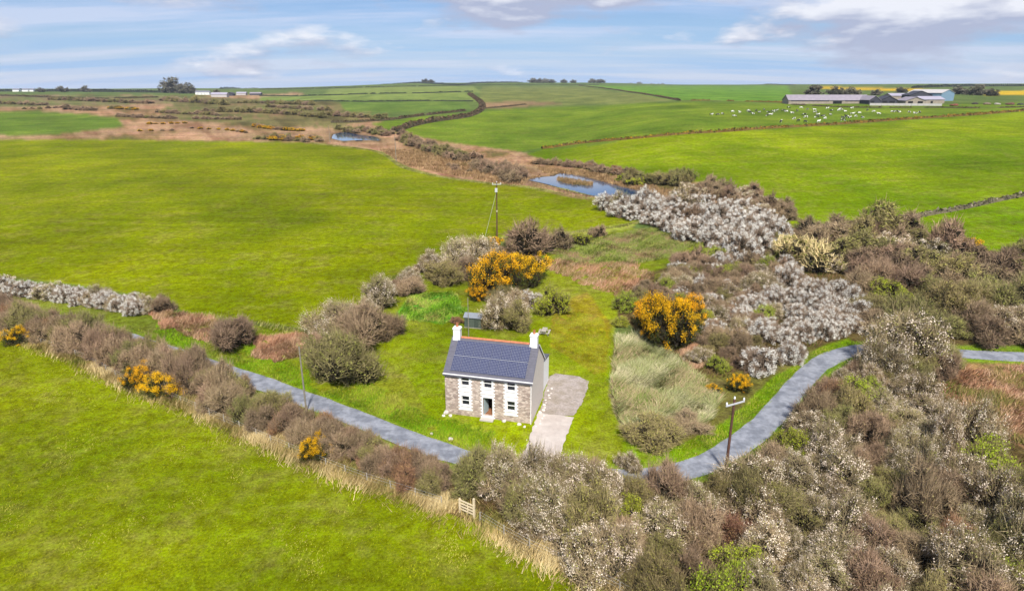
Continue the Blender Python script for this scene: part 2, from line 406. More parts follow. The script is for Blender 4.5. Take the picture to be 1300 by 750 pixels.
def ground_mat():
    m = bpy.data.materials.new('ground_turf'); m.use_nodes = True; nt = m.node_tree; N = nt.nodes; L = nt.links
    b = N['Principled BSDF']; b.inputs['Roughness'].default_value = 1.0; b.inputs['Specular IOR Level'].default_value = 0.02
    at_ = N.new('ShaderNodeAttribute'); at_.attribute_name = 'Col'; tc = N.new('ShaderNodeTexCoord')
    col = at_.outputs['Color']; fac = None

    def noise(scale, detail, rough=0.6, stretch=None, loc=0.0):
        n = N.new('ShaderNodeTexNoise'); n.inputs['Scale'].default_value = scale; n.inputs['Detail'].default_value = detail; n.inputs['Roughness'].default_value = rough
        mp = N.new('ShaderNodeMapping'); mp.inputs['Scale'].default_value = stretch or (1, 1, 1); mp.inputs['Location'].default_value = (loc, loc, 0)
        L.new(tc.outputs['Object'], mp.inputs[0]); L.new(mp.outputs[0], n.inputs['Vector']); return n.outputs['Fac']

    def rng(v, a, b_, lo, hi):
        r = N.new('ShaderNodeMapRange'); r.inputs['From Min'].default_value = a; r.inputs['From Max'].default_value = b_
        r.inputs['To Min'].default_value = lo; r.inputs['To Max'].default_value = hi; L.new(v, r.inputs['Value']); return r.outputs[0]

    def mul(a_, b_):
        q = N.new('ShaderNodeMath'); q.operation = 'MULTIPLY'; L.new(a_, q.inputs[0]); L.new(b_, q.inputs[1]); return q.outputs[0]
    fine = noise(4.0, 5, 0.75); mid = noise(0.8, 7, 0.72, loc=9); big = noise(0.035, 5, 0.6, (1, 0.6, 1), 31); tram = noise(0.06, 3, 0.5, (0.25, 3.0, 1), 77)
    v = mul(mul(rng(fine, 0.30, 0.70, 0.45, 1.55), rng(mid, 0.34, 0.66, 0.62, 1.38)), mul(rng(big, 0.34, 0.66, 0.76, 1.20), rng(tram, 0.3, 0.7, 0.86, 1.14)))
    hs = N.new('ShaderNodeHueSaturation'); L.new(col, hs.inputs['Color']); L.new(v, hs.inputs['Value'])
    hue = N.new('ShaderNodeMath'); hue.operation = 'ADD'
    L.new(rng(mid, 0.3, 0.7, -0.022, 0.012), hue.inputs[0]); L.new(rng(big, 0.34, 0.66, 0.506, 0.484), hue.inputs[1]); L.new(hue.outputs[0], hs.inputs['Hue'])
    L.new(rng(noise(1.7, 4, 0.7, loc=55), 0.55, 0.85, 1.0, 0.92), hs.inputs['Saturation'])
    # worn, yellowed patches in the sward
    worn = rng(noise(0.22, 9, 0.74, loc=140), 0.48, 0.64, 0.0, 0.65)
    h2 = N.new('ShaderNodeHueSaturation'); h2.inputs['Hue'].default_value = 0.455; h2.inputs['Saturation'].default_value = 0.84; h2.inputs['Value'].default_value = 1.04; L.new(hs.outputs[0], h2.inputs['Color'])
    wx = N.new('ShaderNodeMix'); wx.data_type = 'RGBA'; L.new(worn, wx.inputs['Factor']); L.new(hs.outputs[0], wx.inputs['A']); L.new(h2.outputs[0], wx.inputs['B'])
    L.new(wx.outputs['Result'], b.inputs['Base Color'])
    bp = N.new('ShaderNodeBump'); bp.inputs['Strength'].default_value = 0.55; bp.inputs['Distance'].default_value = 0.12
    L.new(fine, bp.inputs['Height']); L.new(bp.outputs[0], b.inputs['Normal'])
    return m


def drape_strip(name, line, half, off, m, kind='structure', jitter=0.0, cols=7):
    line = np.array(line); t = np.gradient(line, axis=0); t /= np.linalg.norm(t, axis=1)[:, None] + 1e-9; n = np.stack([-t[:, 1], t[:, 0]], 1)
    s = np.linspace(-1, 1, cols); n_ = len(line); V = []
    hw = half * (1 + jitter * wob(line[:, 0], line[:, 1], 1.3, 7.0))
    for k in s:
        q = line + n * (k * hw)[:, None]; z = height(q[:, 0], q[:, 1]) + off + 0.05 * (1 - k * k)
        V.append(np.stack([q[:, 0], q[:, 1], z], 1))
    V = np.stack(V, 1); idx = np.arange(n_ * cols).reshape(n_, cols)
    F = np.stack([idx[:-1, :-1], idx[:-1, 1:], idx[1:, 1:], idx[1:, :-1]], -1).reshape(-1, 4)[:, ::-1]
    o = link(name, np_mesh(name, V.reshape(-1, 3), F, [m], smooth=True)); return tag(o, kind=kind)


def drape_poly(name, poly, off, m, step=0.35):
    q = []
    for (ax, ay), (bx, by) in zip(poly, poly[1:] + poly[:1]):      # worn, uneven edge
        n = max(1, int(math.hypot(bx - ax, by - ay) / .45))
        q += [(ax + (bx - ax) * k / n + random.uniform(-.11, .11), ay + (by - ay) * k / n + random.uniform(-.11, .11)) for k in range(n)]
    poly = q
    xs = np.array(poly); x0, y0 = xs.min(0); x1, y1 = xs.max(0)
    bm = bmesh.new(); vs = [bm.verts.new((a, b, 0)) for a, b in poly]; f = bm.faces.new(vs)
    bmesh.ops.triangulate(bm, faces=[f]); n = max(0, int(math.log2(max(x1 - x0, y1 - y0) / step)) - 1)
    for _ in range(min(n, 2)): bmesh.ops.subdivide_edges(bm, edges=bm.edges, cuts=1, use_grid_fill=True)
    for v in bm.verts: v.co.z = gz(v.co.x, v.co.y) + off
    bmesh.ops.recalc_face_normals(bm, faces=bm.faces)
    me = bpy.data.meshes.new(name); bm.to_mesh(me); bm.free(); me.materials.append(m)
    if me.polygons and me.polygons[0].normal.z < 0: me.flip_normals()
    return tag(link(name, me), kind='structure')


build_ground()
drape_strip('lane', LANE, 1.45, 0.03, mat('lane_asphalt', A(178, 181, 190), rough=0.8, spec=0.2, noise=0.22, nscale=1.9, bump=0.15, vary=(A(148, 152, 162), 0.7)), jitter=0.10)
for nm, pl, lev in (('pond', POND_A, PONDS[0][1]), ('pond', POND_B, PONDS[1][1])):
    bm = bmesh.new(); c = np.mean(pl, 0)
    sp = spline(list(pl) + [pl[0]], 3.0)[:-1]
    f = bm.faces.new([bm.verts.new((a, b, lev)) for a, b in sp]); bmesh.ops.triangulate(bm, faces=[f])
    me = bpy.data.meshes.new(nm); bm.to_mesh(me); bm.free()
    me.materials.append(mat('pond_water', (0.035, 0.07, 0.13), rough=0.06, spec=0.7)); o = link(nm, me); tag(o, kind='structure')
    if me.polygons[0].normal.z < 0: me.flip_normals()

# ------------------------------------------------------------------ shrubs
R_ = np.random.default_rng(11)
TW = {'bare': mat('twig_bare', A(166, 140, 112, .80), objvar=0.28, hue=0.012, noise=0.6, nscale=9),
      'cream': mat('twig_cream', A(176, 156, 120, .70), objvar=0.22, hue=0.012, noise=0.6, nscale=9),
      'white': mat('twig_white', A(164, 142, 120, .75), objvar=0.2, noise=0.2),
      'olive': mat('twig_olive', A(166, 152, 102, .66), objvar=0.18, hue=0.014, noise=0.5, nscale=9),
      'green': mat('twig_green', A(146, 134, 84, .8), objvar=0.2),
      'gorse': mat('twig_gorse', A(92, 84, 44), objvar=0.2),
      'red': mat('twig_red', A(170, 130, 100, .70), objvar=0.2, hue=0.012, noise=0.5, nscale=9),
      'blond': mat('twig_blond', A(222, 200, 144, .9), objvar=0.1, noise=0.2),
      'tree': mat('twig_tree', A(140, 128, 114, .7), objvar=0.25)}
LF = {'bare': mat('bud_bare', A(160, 142, 96, .8), objvar=0.3, hue=0.015),
      'cream': mat('leaf_cream', A(164, 158, 92, .8), objvar=0.3, hue=0.015),
      'white': mat('leaf_white', A(180, 166, 140, .8), objvar=0.2),
      'olive': mat('leaf_olive', A(160, 156, 80, .72), objvar=0.20, hue=0.018),
      'green': mat('leaf_green', A(164, 176, 44, .85), objvar=0.22, hue=0.015),
      'gorse': mat('spine_gorse', A(96, 104, 34), objvar=0.2, hue=0.012),
      'red': mat('leaf_red', A(176, 142, 92, .85), objvar=0.25),
      'blond': mat('leaf_blond', A(150, 148, 72), objvar=0.1),
      'tree': mat('leaf_tree', A(126, 122, 98, .7), objvar=0.3)}
FL = {'cream': mat('blossom_cream', A(243, 225, 203, 0.93), rough=0.7, objvar=0.16, hue=0.008),
      'white': mat('blossom_white', A(248, 236, 226, 0.98), rough=0.7, objvar=0.08),
      'gorse': mat('blossom_gorse', A(252, 190, 8, 0.85), rough=0.7, objvar=0.12, hue=0.01)}
CORE = mat('shaded_wood', A(58, 50, 32), objvar=0.15)  # filler faces inside the crowns; deep inner shade is put into this dark colour
BARK = mat('bark_grey', A(120, 106, 90), noise=0.3, nscale=6)


def lobes_points(rng, n, lobes, lo=0.55):
    """points through the outer shell of a group of overlapping lobes"""
    out = np.zeros((0, 3)); dirs = np.zeros((0, 3))
    C = np.array([l[:3] for l in lobes]); Rr = np.array([l[3] for l in lobes]); w = Rr ** 2 / (Rr ** 2).sum()
    while len(out) < n:
        k = rng.choice(len(lobes), n * 2, p=w); d = rng.normal(size=(n * 2, 3)); d /= np.linalg.norm(d, axis=1)[:, None]
        rad = Rr[k] * (lo + (1.05 - lo) * rng.random(n * 2) ** 0.6)
        p = C[k] + d * rad[:, None] * np.array([1, 1, 0.92])
        dist = np.linalg.norm(p[:, None] - C[None], axis=2) / Rr[None]
        dist[np.arange(len(k)), k] = 9
        ok = (p[:, 2] > 0.03) & (dist.min(1) > 0.66)
        out = np.concatenate([out, p[ok]]); dirs = np.concatenate([dirs, d[ok]])
    return out[:n], dirs[:n]


def tris_leaf(rng, p, s):
    n = len(p); a = rng.normal(size=(n, 3)); a /= np.linalg.norm(a, axis=1)[:, None]; b = rng.normal(size=(n, 3)); b -= (a * b).sum(1)[:, None] * a; b /= np.linalg.norm(b, axis=1)[:, None]
    s = (s * rng.uniform(0.6, 1.5, n))[:, None]
    V = np.stack([p - a * s, p + a * s * 0.6 + b * s * 0.8, p + a * s * 0.3 - b * s * 0.8], 1).reshape(-1, 3)
    return V


def tris_twig(rng, p, d, l, w):
    n = len(p); s = rng.normal(size=(n, 3)); s -= (s * d).sum(1)[:, None] * d; s /= np.linalg.norm(s, axis=1)[:, None]
    l = (l * rng.uniform(0.5, 1.5, n))[:, None]
    return np.stack([p - s * w, p + s * w, p + d * l], 1).reshape(-1, 3)


KIND = {  # twigs, twig length, leaves, leaf size, flowers, flower size, height, lobes, patchiness of flowers
    'bare': (6500, .26, 1200, .022, 0, 0, 1.25, 7, 0),
    'cream': (4800, .25, 2000, .022, 4600, .0155, 1.35, 8, .36),
    'white': (5200, .22, 900, .022, 10500, .0155, 1.25, 8, .40),
    'olive': (5400, .24, 3000, .026, 0, 0, 1.35, 8, 0),
    'green': (1800, .22, 5200, .026, 0, 0, 1.30, 7, 0),
    'gorse': (2200, .16, 5200, .020, 11000, .0145, 1.10, 9, .22),
    'red': (5200, .24, 1800, .024, 0, 0, 1.00, 7, 0),
    'blond': (9000, .17, 3600, .022, 0, 0, 1.15, 12, 0),
    'tree': (2600, .22, 3200, .045, 0, 0, 1.7, 8, 0),
}
SIZE_COVER = 1.0


def bush_parts(kind, seed, lod=1.0, grow=1.0):
    rng = np.random.default_rng(seed); nt, tl, nl, ls, nf, fs, hh, nlo, patch = KIND[kind]; nlo += 3
    lobes = []
    for i in range(nlo):
        a = rng.uniform(0, 2 * pi) + i * 2.4; rr = rng.uniform(.15, .82) if i else 0.1
        rad = rng.uniform(.20, .42); lobes.append((rr * cos(a), rr * sin(a), max(rad * .8, hh * rng.uniform(.30, .74) * (1.15 - rr * .6)), rad))
    lobes.append((0, 0, hh * .34, .50))
    for i in range(5):
        a = rng.uniform(0, 2 * pi); lobes.append((.55 * cos(a), .55 * sin(a), .22, .34))
    n = lambda q: max(20, int(q * lod))
    # finer sprays sitting on the lobes
    cp, cd = lobes_points(rng, n(150) + 60, lobes, 0.9)
    pt = []; ptd = []

    def spray(m, sig):
        k = rng.integers(0, len(cp), m); q = cp[k] + rng.normal(size=(m, 3)) * sig - cd[k] * np.abs(rng.normal(size=(m, 1))) * sig * 1.2
        q[:, 2] = np.abs(q[:, 2]) + .02; return q, cd[k]
    q, d = spray(n(nt), .075); d = d + np.array([0, 0, .55]) + rng.normal(size=d.shape) * .45
    if kind == 'blond': d = d + np.array([0, 0, .35])
    d /= np.linalg.norm(d, axis=1)[:, None]
    tw = tris_twig(rng, q - d * tl * .5, d, tl, .0075 * grow)
    k = rng.integers(0, len(cp), n(420)); d = cd[k] + np.array([0, 0, .8]) + rng.normal(size=(len(k), 3)) * .35; d /= np.linalg.norm(d, axis=1)[:, None]   # long shoots breaking the outline
    tw = np.concatenate([tw, tris_twig(rng, cp[k] - d * .12, d, tl * (1.7 if kind != 'blond' else 1.1), .009 * grow)])
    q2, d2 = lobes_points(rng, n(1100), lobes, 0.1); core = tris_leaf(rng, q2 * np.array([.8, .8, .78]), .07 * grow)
    q3, _ = spray(n(nl), .06); lf = tris_leaf(rng, q3, ls * grow)
    fl = np.zeros((0, 3))
    if nf:
        sel = rng.random(len(cp)) > patch; top = cp[:, 2] > (.42 if kind == 'gorse' else .12)
        sel &= top | (rng.random(len(cp)) < .15); k = np.flatnonzero(sel); k = k[rng.integers(0, len(k), n(nf))]
        q4 = cp[k] + cd[k] * .05 + rng.normal(size=(len(k), 3)) * .055; q4[:, 2] = np.maximum(q4[:, 2], .05); fl = tris_leaf(rng, q4, fs * grow)
    st = MB()
    for i in range(7):
        l = lobes[i % len(lobes)]; a = rng.uniform(0, 2 * pi); b0 = (.10 * cos(a), .10 * sin(a), -.06)
        mid = (l[0] * .45, l[1] * .45, l[2] * .5); st.tube(b0, mid, .035, .022, 5); st.tube(mid, (l[0], l[1], l[2] + l[3] * .5), .022, .008, 4)
    return tw, core, lf, fl, st


def tri_mesh(name, groups):
    V = np.concatenate([g[0] for g in groups]); F = np.arange(len(V)).reshape(-1, 3)
    mi = np.concatenate([np.full(len(g[0]) // 3, i) for i, g in enumerate(groups)])
    return np_mesh(name, V, F, [g[1] for g in groups], mi)


PROTO = {}


def protos(kind, far):
    key = (kind, far)
    if key in PROTO: return PROTO[key]
    out = []
    for s in range(5):
        lod, grow = (1.0, 1.0) if not far else ((0.55, 1.3) if kind in ('white', 'gorse') else (0.36, 1.6))
        tw, core, lf, fl, st = bush_parts(kind, 100 * len(PROTO) + s + 5, lod, grow)
        if far:
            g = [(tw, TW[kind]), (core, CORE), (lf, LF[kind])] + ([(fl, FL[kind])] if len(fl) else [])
            out.append([('shrub', tri_mesh(kind + '_shrub_far', g))])
        else:
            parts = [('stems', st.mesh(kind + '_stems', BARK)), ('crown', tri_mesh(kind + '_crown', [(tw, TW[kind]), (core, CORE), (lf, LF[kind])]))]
            if len(fl): parts.append(('blossom', tri_mesh(kind + '_blossom', [(fl, FL[kind])])))
            out.append(parts)
    PROTO[key] = out; return out


NAMES = {'bare': 'bare_shrub', 'cream': 'blackthorn_bush', 'white': 'blossom_bush', 'olive': 'willow_bush', 'green': 'hawthorn_bush', 'gorse': 'gorse_bush', 'red': 'bramble_bush', 'blond': 'willow_bush', 'tree': 'tree'}
COUNT = {}


def bush(x, y, R, kind, label, group=None, hs=1.0, cat=None, far=None, rz=None, name=None):
    if far is None: far = math.hypot(x, y) > 125
    pr = protos(kind, far); parts = pr[random.randrange(len(pr))]
    z = gz(x, y) - 0.02; rz = random.uniform(0, 2 * pi) if rz is None else rz
    e = random.uniform(.82, 1.22); s = (R * e, R / e, R * hs * random.uniform(.85, 1.15))
    name = name if name and kind == 'bare' else NAMES[kind]
    cat = cat or ('tree' if kind == 'tree' else 'bush')
    if len(parts) == 1:
        o = link(name, parts[0][1]); o.location = (x, y, z); o.rotation_euler = (0, 0, rz); o.scale = s; tag(o, label, cat, group)
    else:
        o = empty(name, (x, y, z), rz, label, cat, group); o.scale = s; o.rotation_euler = (random.uniform(-.12, .12), random.uniform(-.12, .12), rz)
        for nm, me in parts: link(nm, me, o)
    COUNT[kind] = COUNT.get(kind, 0) + 1
    return o


LOOK = {'bare': 'leafless brown twiggy shrub', 'cream': 'grey-twigged blackthorn with cream blossom', 'white': 'blackthorn bush white with blossom', 'olive': 'olive-grey budding willow bush',
        'green': 'rounded bush in fresh yellow-green leaf', 'gorse': 'gorse bush with orange-yellow flowers', 'red': 'reddish-brown bramble thicket', 'blond': 'pale straw-coloured willow', 'tree': 'dark bare-crowned tree'}
MARKS = [(at(921, 600), 'beside the crossarm power pole'), (at(592, 650), 'by the wooden gate'), (at(690, 596), 'at the foot of the drive'), (at(1180, 480), 'beside the bracken clearing'), (at(1060, 470), 'inside the lane bend'),
         (at(820, 628), 'under the lane verge'), (at(720, 690), 'along the wire fence'), (at(389, 522), 'near the plain grey pole'), (at(205, 396), 'near the grey end shrub'), (at(200, 500), 'near the paired gorse'), (at(405, 586), 'near the hedge gorse'), (at(26, 438), 'near the far-end gorse'),
         (at(850, 440), 'by the largest gorse'), (at(966, 472), 'by the verge blossom bushes'), (at(1030, 338), 'by the domed pale willow'), (at(1300, 452), 'above the lane'), (at(1140, 284), 'at the stony hedge bank'), (at(1290, 325), 'under the right field'), (at(1290, 590), 'below the bracken clearing'), (at(850, 246), 'by the pond water'), (at(890, 306), 'on the meadow edge')]


def describe(kind, R, rad, x, y, place):
    t = (R - rad[0]) / (rad[1] - rad[0] + 1e-6); size = 'small ' if t < .3 else ('large ' if t > .72 else '')
    d, m = min(((x - q[0]) ** 2 + (y - q[1]) ** 2, w) for q, w in MARKS)
    lim = 16 ** 2 if math.hypot(x, y) < 110 else 30 ** 2
    w = (size + LOOK[kind] + ' ' + place + (' ' + m if d < lim else '')).split()
    return ' '.join(w[:16])


def choose(w):
    t = random.random() * sum(w.values())
    for k, v in w.items():
        t -= v
        if t <= 0: return k
    return k


def fill(poly_px, kinds, rad, spacing, place, group, hs=1.0, keep=None, name=None):
    poly = P(poly_px); a = np.array(poly); x0, y0 = a.min(0); x1, y1 = a.max(0)
    pts = []; tries = int((x1 - x0) * (y1 - y0) / spacing ** 2 * 14)
    X = R_.uniform(x0, x1, tries); Y = R_.uniform(y0, y1, tries); ok = inside(X, Y, poly); dl = seg_dist(X, Y, LANE_PTS)
    cell = {}
    for x, y, k, d in zip(X, Y, ok, dl):
        if not k or d < 2.7: continue
        if keep and not keep(x, y): continue
        ci, cj = int(x // spacing), int(y // spacing)
        if any((x - q[0]) ** 2 + (y - q[1]) ** 2 < spacing ** 2 for i in (-1, 0, 1) for j in (-1, 0, 1) for q in cell.get((ci + i, cj + j), ())): continue
        cell.setdefault((ci, cj), []).append((x, y)); pts.append((x, y))
    for x, y in pts:
        k = choose(kinds(x, y) if callable(kinds) else kinds)
        r = random.uniform(*rad)
        bush(x, y, r, k, describe(k, r, rad, x, y, place), LOOK[k].split(' with')[0] + ' ' + group, hs * random.uniform(.78, 1.35), name=name)
    return len(pts)


def row(line_px, kinds, rad, spacing, place, group, hs=1.0, spread=0.5, rows=1, name=None):
    ln = spline(P(line_px), 0.5); d = np.concatenate([[0], np.cumsum(np.hypot(*np.diff(ln, axis=0).T))]); n = 0
    t = np.gradient(ln, axis=0); t /= np.linalg.norm(t, axis=1)[:, None]
    for rw in range(rows):
        s = random.uniform(0, spacing)
        while s < d[-1]:
            i = int(np.searchsorted(d, s)); i = min(i, len(ln) - 1); o = random.uniform(-spread, spread) + (rw - (rows - 1) / 2) * spread * 1.6
            x, y = ln[i] + np.array([-t[i, 1], t[i, 0]]) * o
            k = choose(kinds); r = random.uniform(*rad); bush(float(x), float(y), r, k, describe(k, r, rad, float(x), float(y), place), LOOK[k].split(' with')[0] + ' ' + group, hs * random.uniform(.85, 1.2), name=name)
            s += spacing * random.uniform(.75, 1.25); n += 1
    return n




GATE = at(592, 656)
# big thicket below the lane
fill([(590, 590), (640, 612), (740, 624), (800, 640), (850, 642), (930, 622), (990, 580), (1020, 535), (1062, 490), (1095, 466), (1200, 474), (1165, 512), (1225, 566), (1310, 630), (1390, 668), (1390, 830), (930, 830), (830, 790), (760, 735), (690, 692), (640, 665), (598, 640)],
     lambda x, y: {'cream': .42 + .25 * math.sin(x * .31 + 1), 'bare': .22, 'olive': .24, 'red': .05 + .06 * math.sin(x * .4 + y * .3), 'green': .08}, (1.6, 3.1), 2.5, 'in the lower thicket', 'of the lower thicket', 1.1, keep=lambda x, y: (x - GATE[0]) ** 2 + (y - GATE[1]) ** 2 > 3.6 ** 2)
# hedge between lane and near field
row([(-60, 396), (0, 409), (60, 424), (107, 436), (160, 456), (213, 478), (250, 492), (303, 515)], {'bare': .74, 'olive': .14, 'red': .12}, (1.7, 2.5), 1.6, 'in the tall roadside hedge', 'of the tall roadside hedge', 1.3, 1.1, 2, 'hedgerow_shrub')
row([(325, 526), (400, 556), (463, 583), (507, 600), (560, 620)], {'bare': .66, 'olive': .16, 'red': .18}, (1.5, 2.2), 1.5, 'in the lower roadside hedge below the grey pole', 'of the lower roadside hedge', 1.2, .9, 2, 'hedgerow_shrub')
# blossom hedge at the head of the left field
row([(-60, 358), (0, 369), (60, 378), (130, 388), (185, 397)], {'white': .8, 'cream': .2}, (1.5, 2.2), 1.9, 'in the hedge edging the left field', 'of the left field hedge', 1.0, .5, 2)
bush(*at(205, 396), 2.3, 'bare', 'leafless grey shrub ending the white blossom hedge')
# white blossom swath down the valley
fill([(770, 266), (800, 264), (860, 264), (930, 268), (975, 284), (985, 314), (930, 328), (880, 308), (850, 294), (815, 282), (785, 273)], {'white': .86, 'bare': .10, 'cream': .04}, (2.6, 4.0), 3.5, 'in the swath beyond the rough meadow', 'of the blossom swath', .95)
# scrub between swath, garden and lane
fill([(845, 356), (880, 328), (940, 324), (1000, 340), (985, 366), (935, 400), (905, 440), (880, 400), (840, 392)], {'bare': .45, 'cream': .25, 'green': .12, 'white': .18}, (1.6, 2.4), 2.6, 'in the scrub east of the garden', 'of the garden-side scrub', 1.0)
fill([(950, 372), (1000, 362), (1070, 368), (1092, 405), (1070, 428), (1010, 438), (955, 430), (930, 440), (925, 410)], {'white': .85, 'cream': .05, 'green': .10}, (1.7, 2.5), 2.6, 'in the clump above the lane bend', 'of the clump above the bend', 1.05)
fill([(800, 372), (850, 352), (1000, 292), (1050, 340), (1000, 350), (940, 404), (985, 420), (950, 470), (905, 476), (870, 452), (900, 420), (810, 396)], {'bare': .5, 'cream': .16, 'green': .14, 'olive': .2}, (1.3, 2.1), 2.5, 'in the scrub between garden and bend', 'of the scrub before the bend', .95)
# brown willow carr on the right
fill([(1010, 304), (1100, 294), (1170, 304), (1240, 322), (1380, 342), (1390, 442), (1330, 444), (1200, 442), (1110, 438), (1095, 395), (1075, 355), (1040, 345)],
     lambda x, y: {'bare': .62, 'olive': .30, 'cream': .06, 'green': .02} if y > 95 + .1 * x else {'olive': .55, 'bare': .35, 'cream': .08, 'green': .05}, (2.8, 4.8), 4.1, 'in the carr beside the right field', 'of the willow carr', .82, name='carr_shrub')
# pond banks
row([(605, 212), (640, 222), (665, 232)], {'bare': 1}, (3.0, 4.2), 4.0, 'by the near end of the larger pond', 'by the pond end', .9, 2.5, 2)
row([(680, 207), (730, 211), (765, 216), (800, 222)], {'bare': .8, 'red': .2}, (1.8, 2.6), 3.0, 'on the far bank of the larger pond', 'of the far pond bank', .8, 1.2, 2)
row([(785, 226), (830, 229), (880, 232)], {'olive': .8, 'green': .2}, (2.4, 3.4), 3.2, 'on the field edge behind the pond', 'behind the pond', .9, 1.5, 2)
row([(860, 241), (905, 246), (950, 257), (985, 280)], {'bare': .75, 'cream': .15, 'olive': .1}, (2.2, 3.2), 3.0, 'between blossom swath and bright field', 'above the swath', .95, 2.5, 3)
row([(510, 178), (545, 190), (575, 198), (600, 204)], {'bare': .7, 'olive': .3}, (2.8, 4.2), 5.0, 'along the stream between the ponds', 'along the stream', .8, 3, 2)
row([(560, 210), (590, 217), (620, 222)], {'bare': 1}, (1.6, 2.6), 7, 'in the tan rushes beside the stream', 'in the rushes', .7, 2, 1)
row([(330, 176), (370, 178), (408, 180)], {'bare': .4, 'gorse': .3, 'olive': .3}, (2.5, 3.6), 4, 'west of the smaller pond', 'west of the pond', .7, 4, 2)
row([(440, 163), (470, 168), (500, 172)], {'bare': .6, 'olive': .4}, (3, 4.5), 6, 'behind the smaller pond', 'behind the small pond', .7, 4, 2)

row([(412, 432), (450, 404), (478, 384), (505, 364), (535, 346), (570, 336), (612, 326), (650, 320)], {'cream': .55, 'bare': .35, 'olive': .1}, (1.2, 2.0), 2.4, 'on the bank between garden and left field', 'of the garden bank', .95, .7, 1)
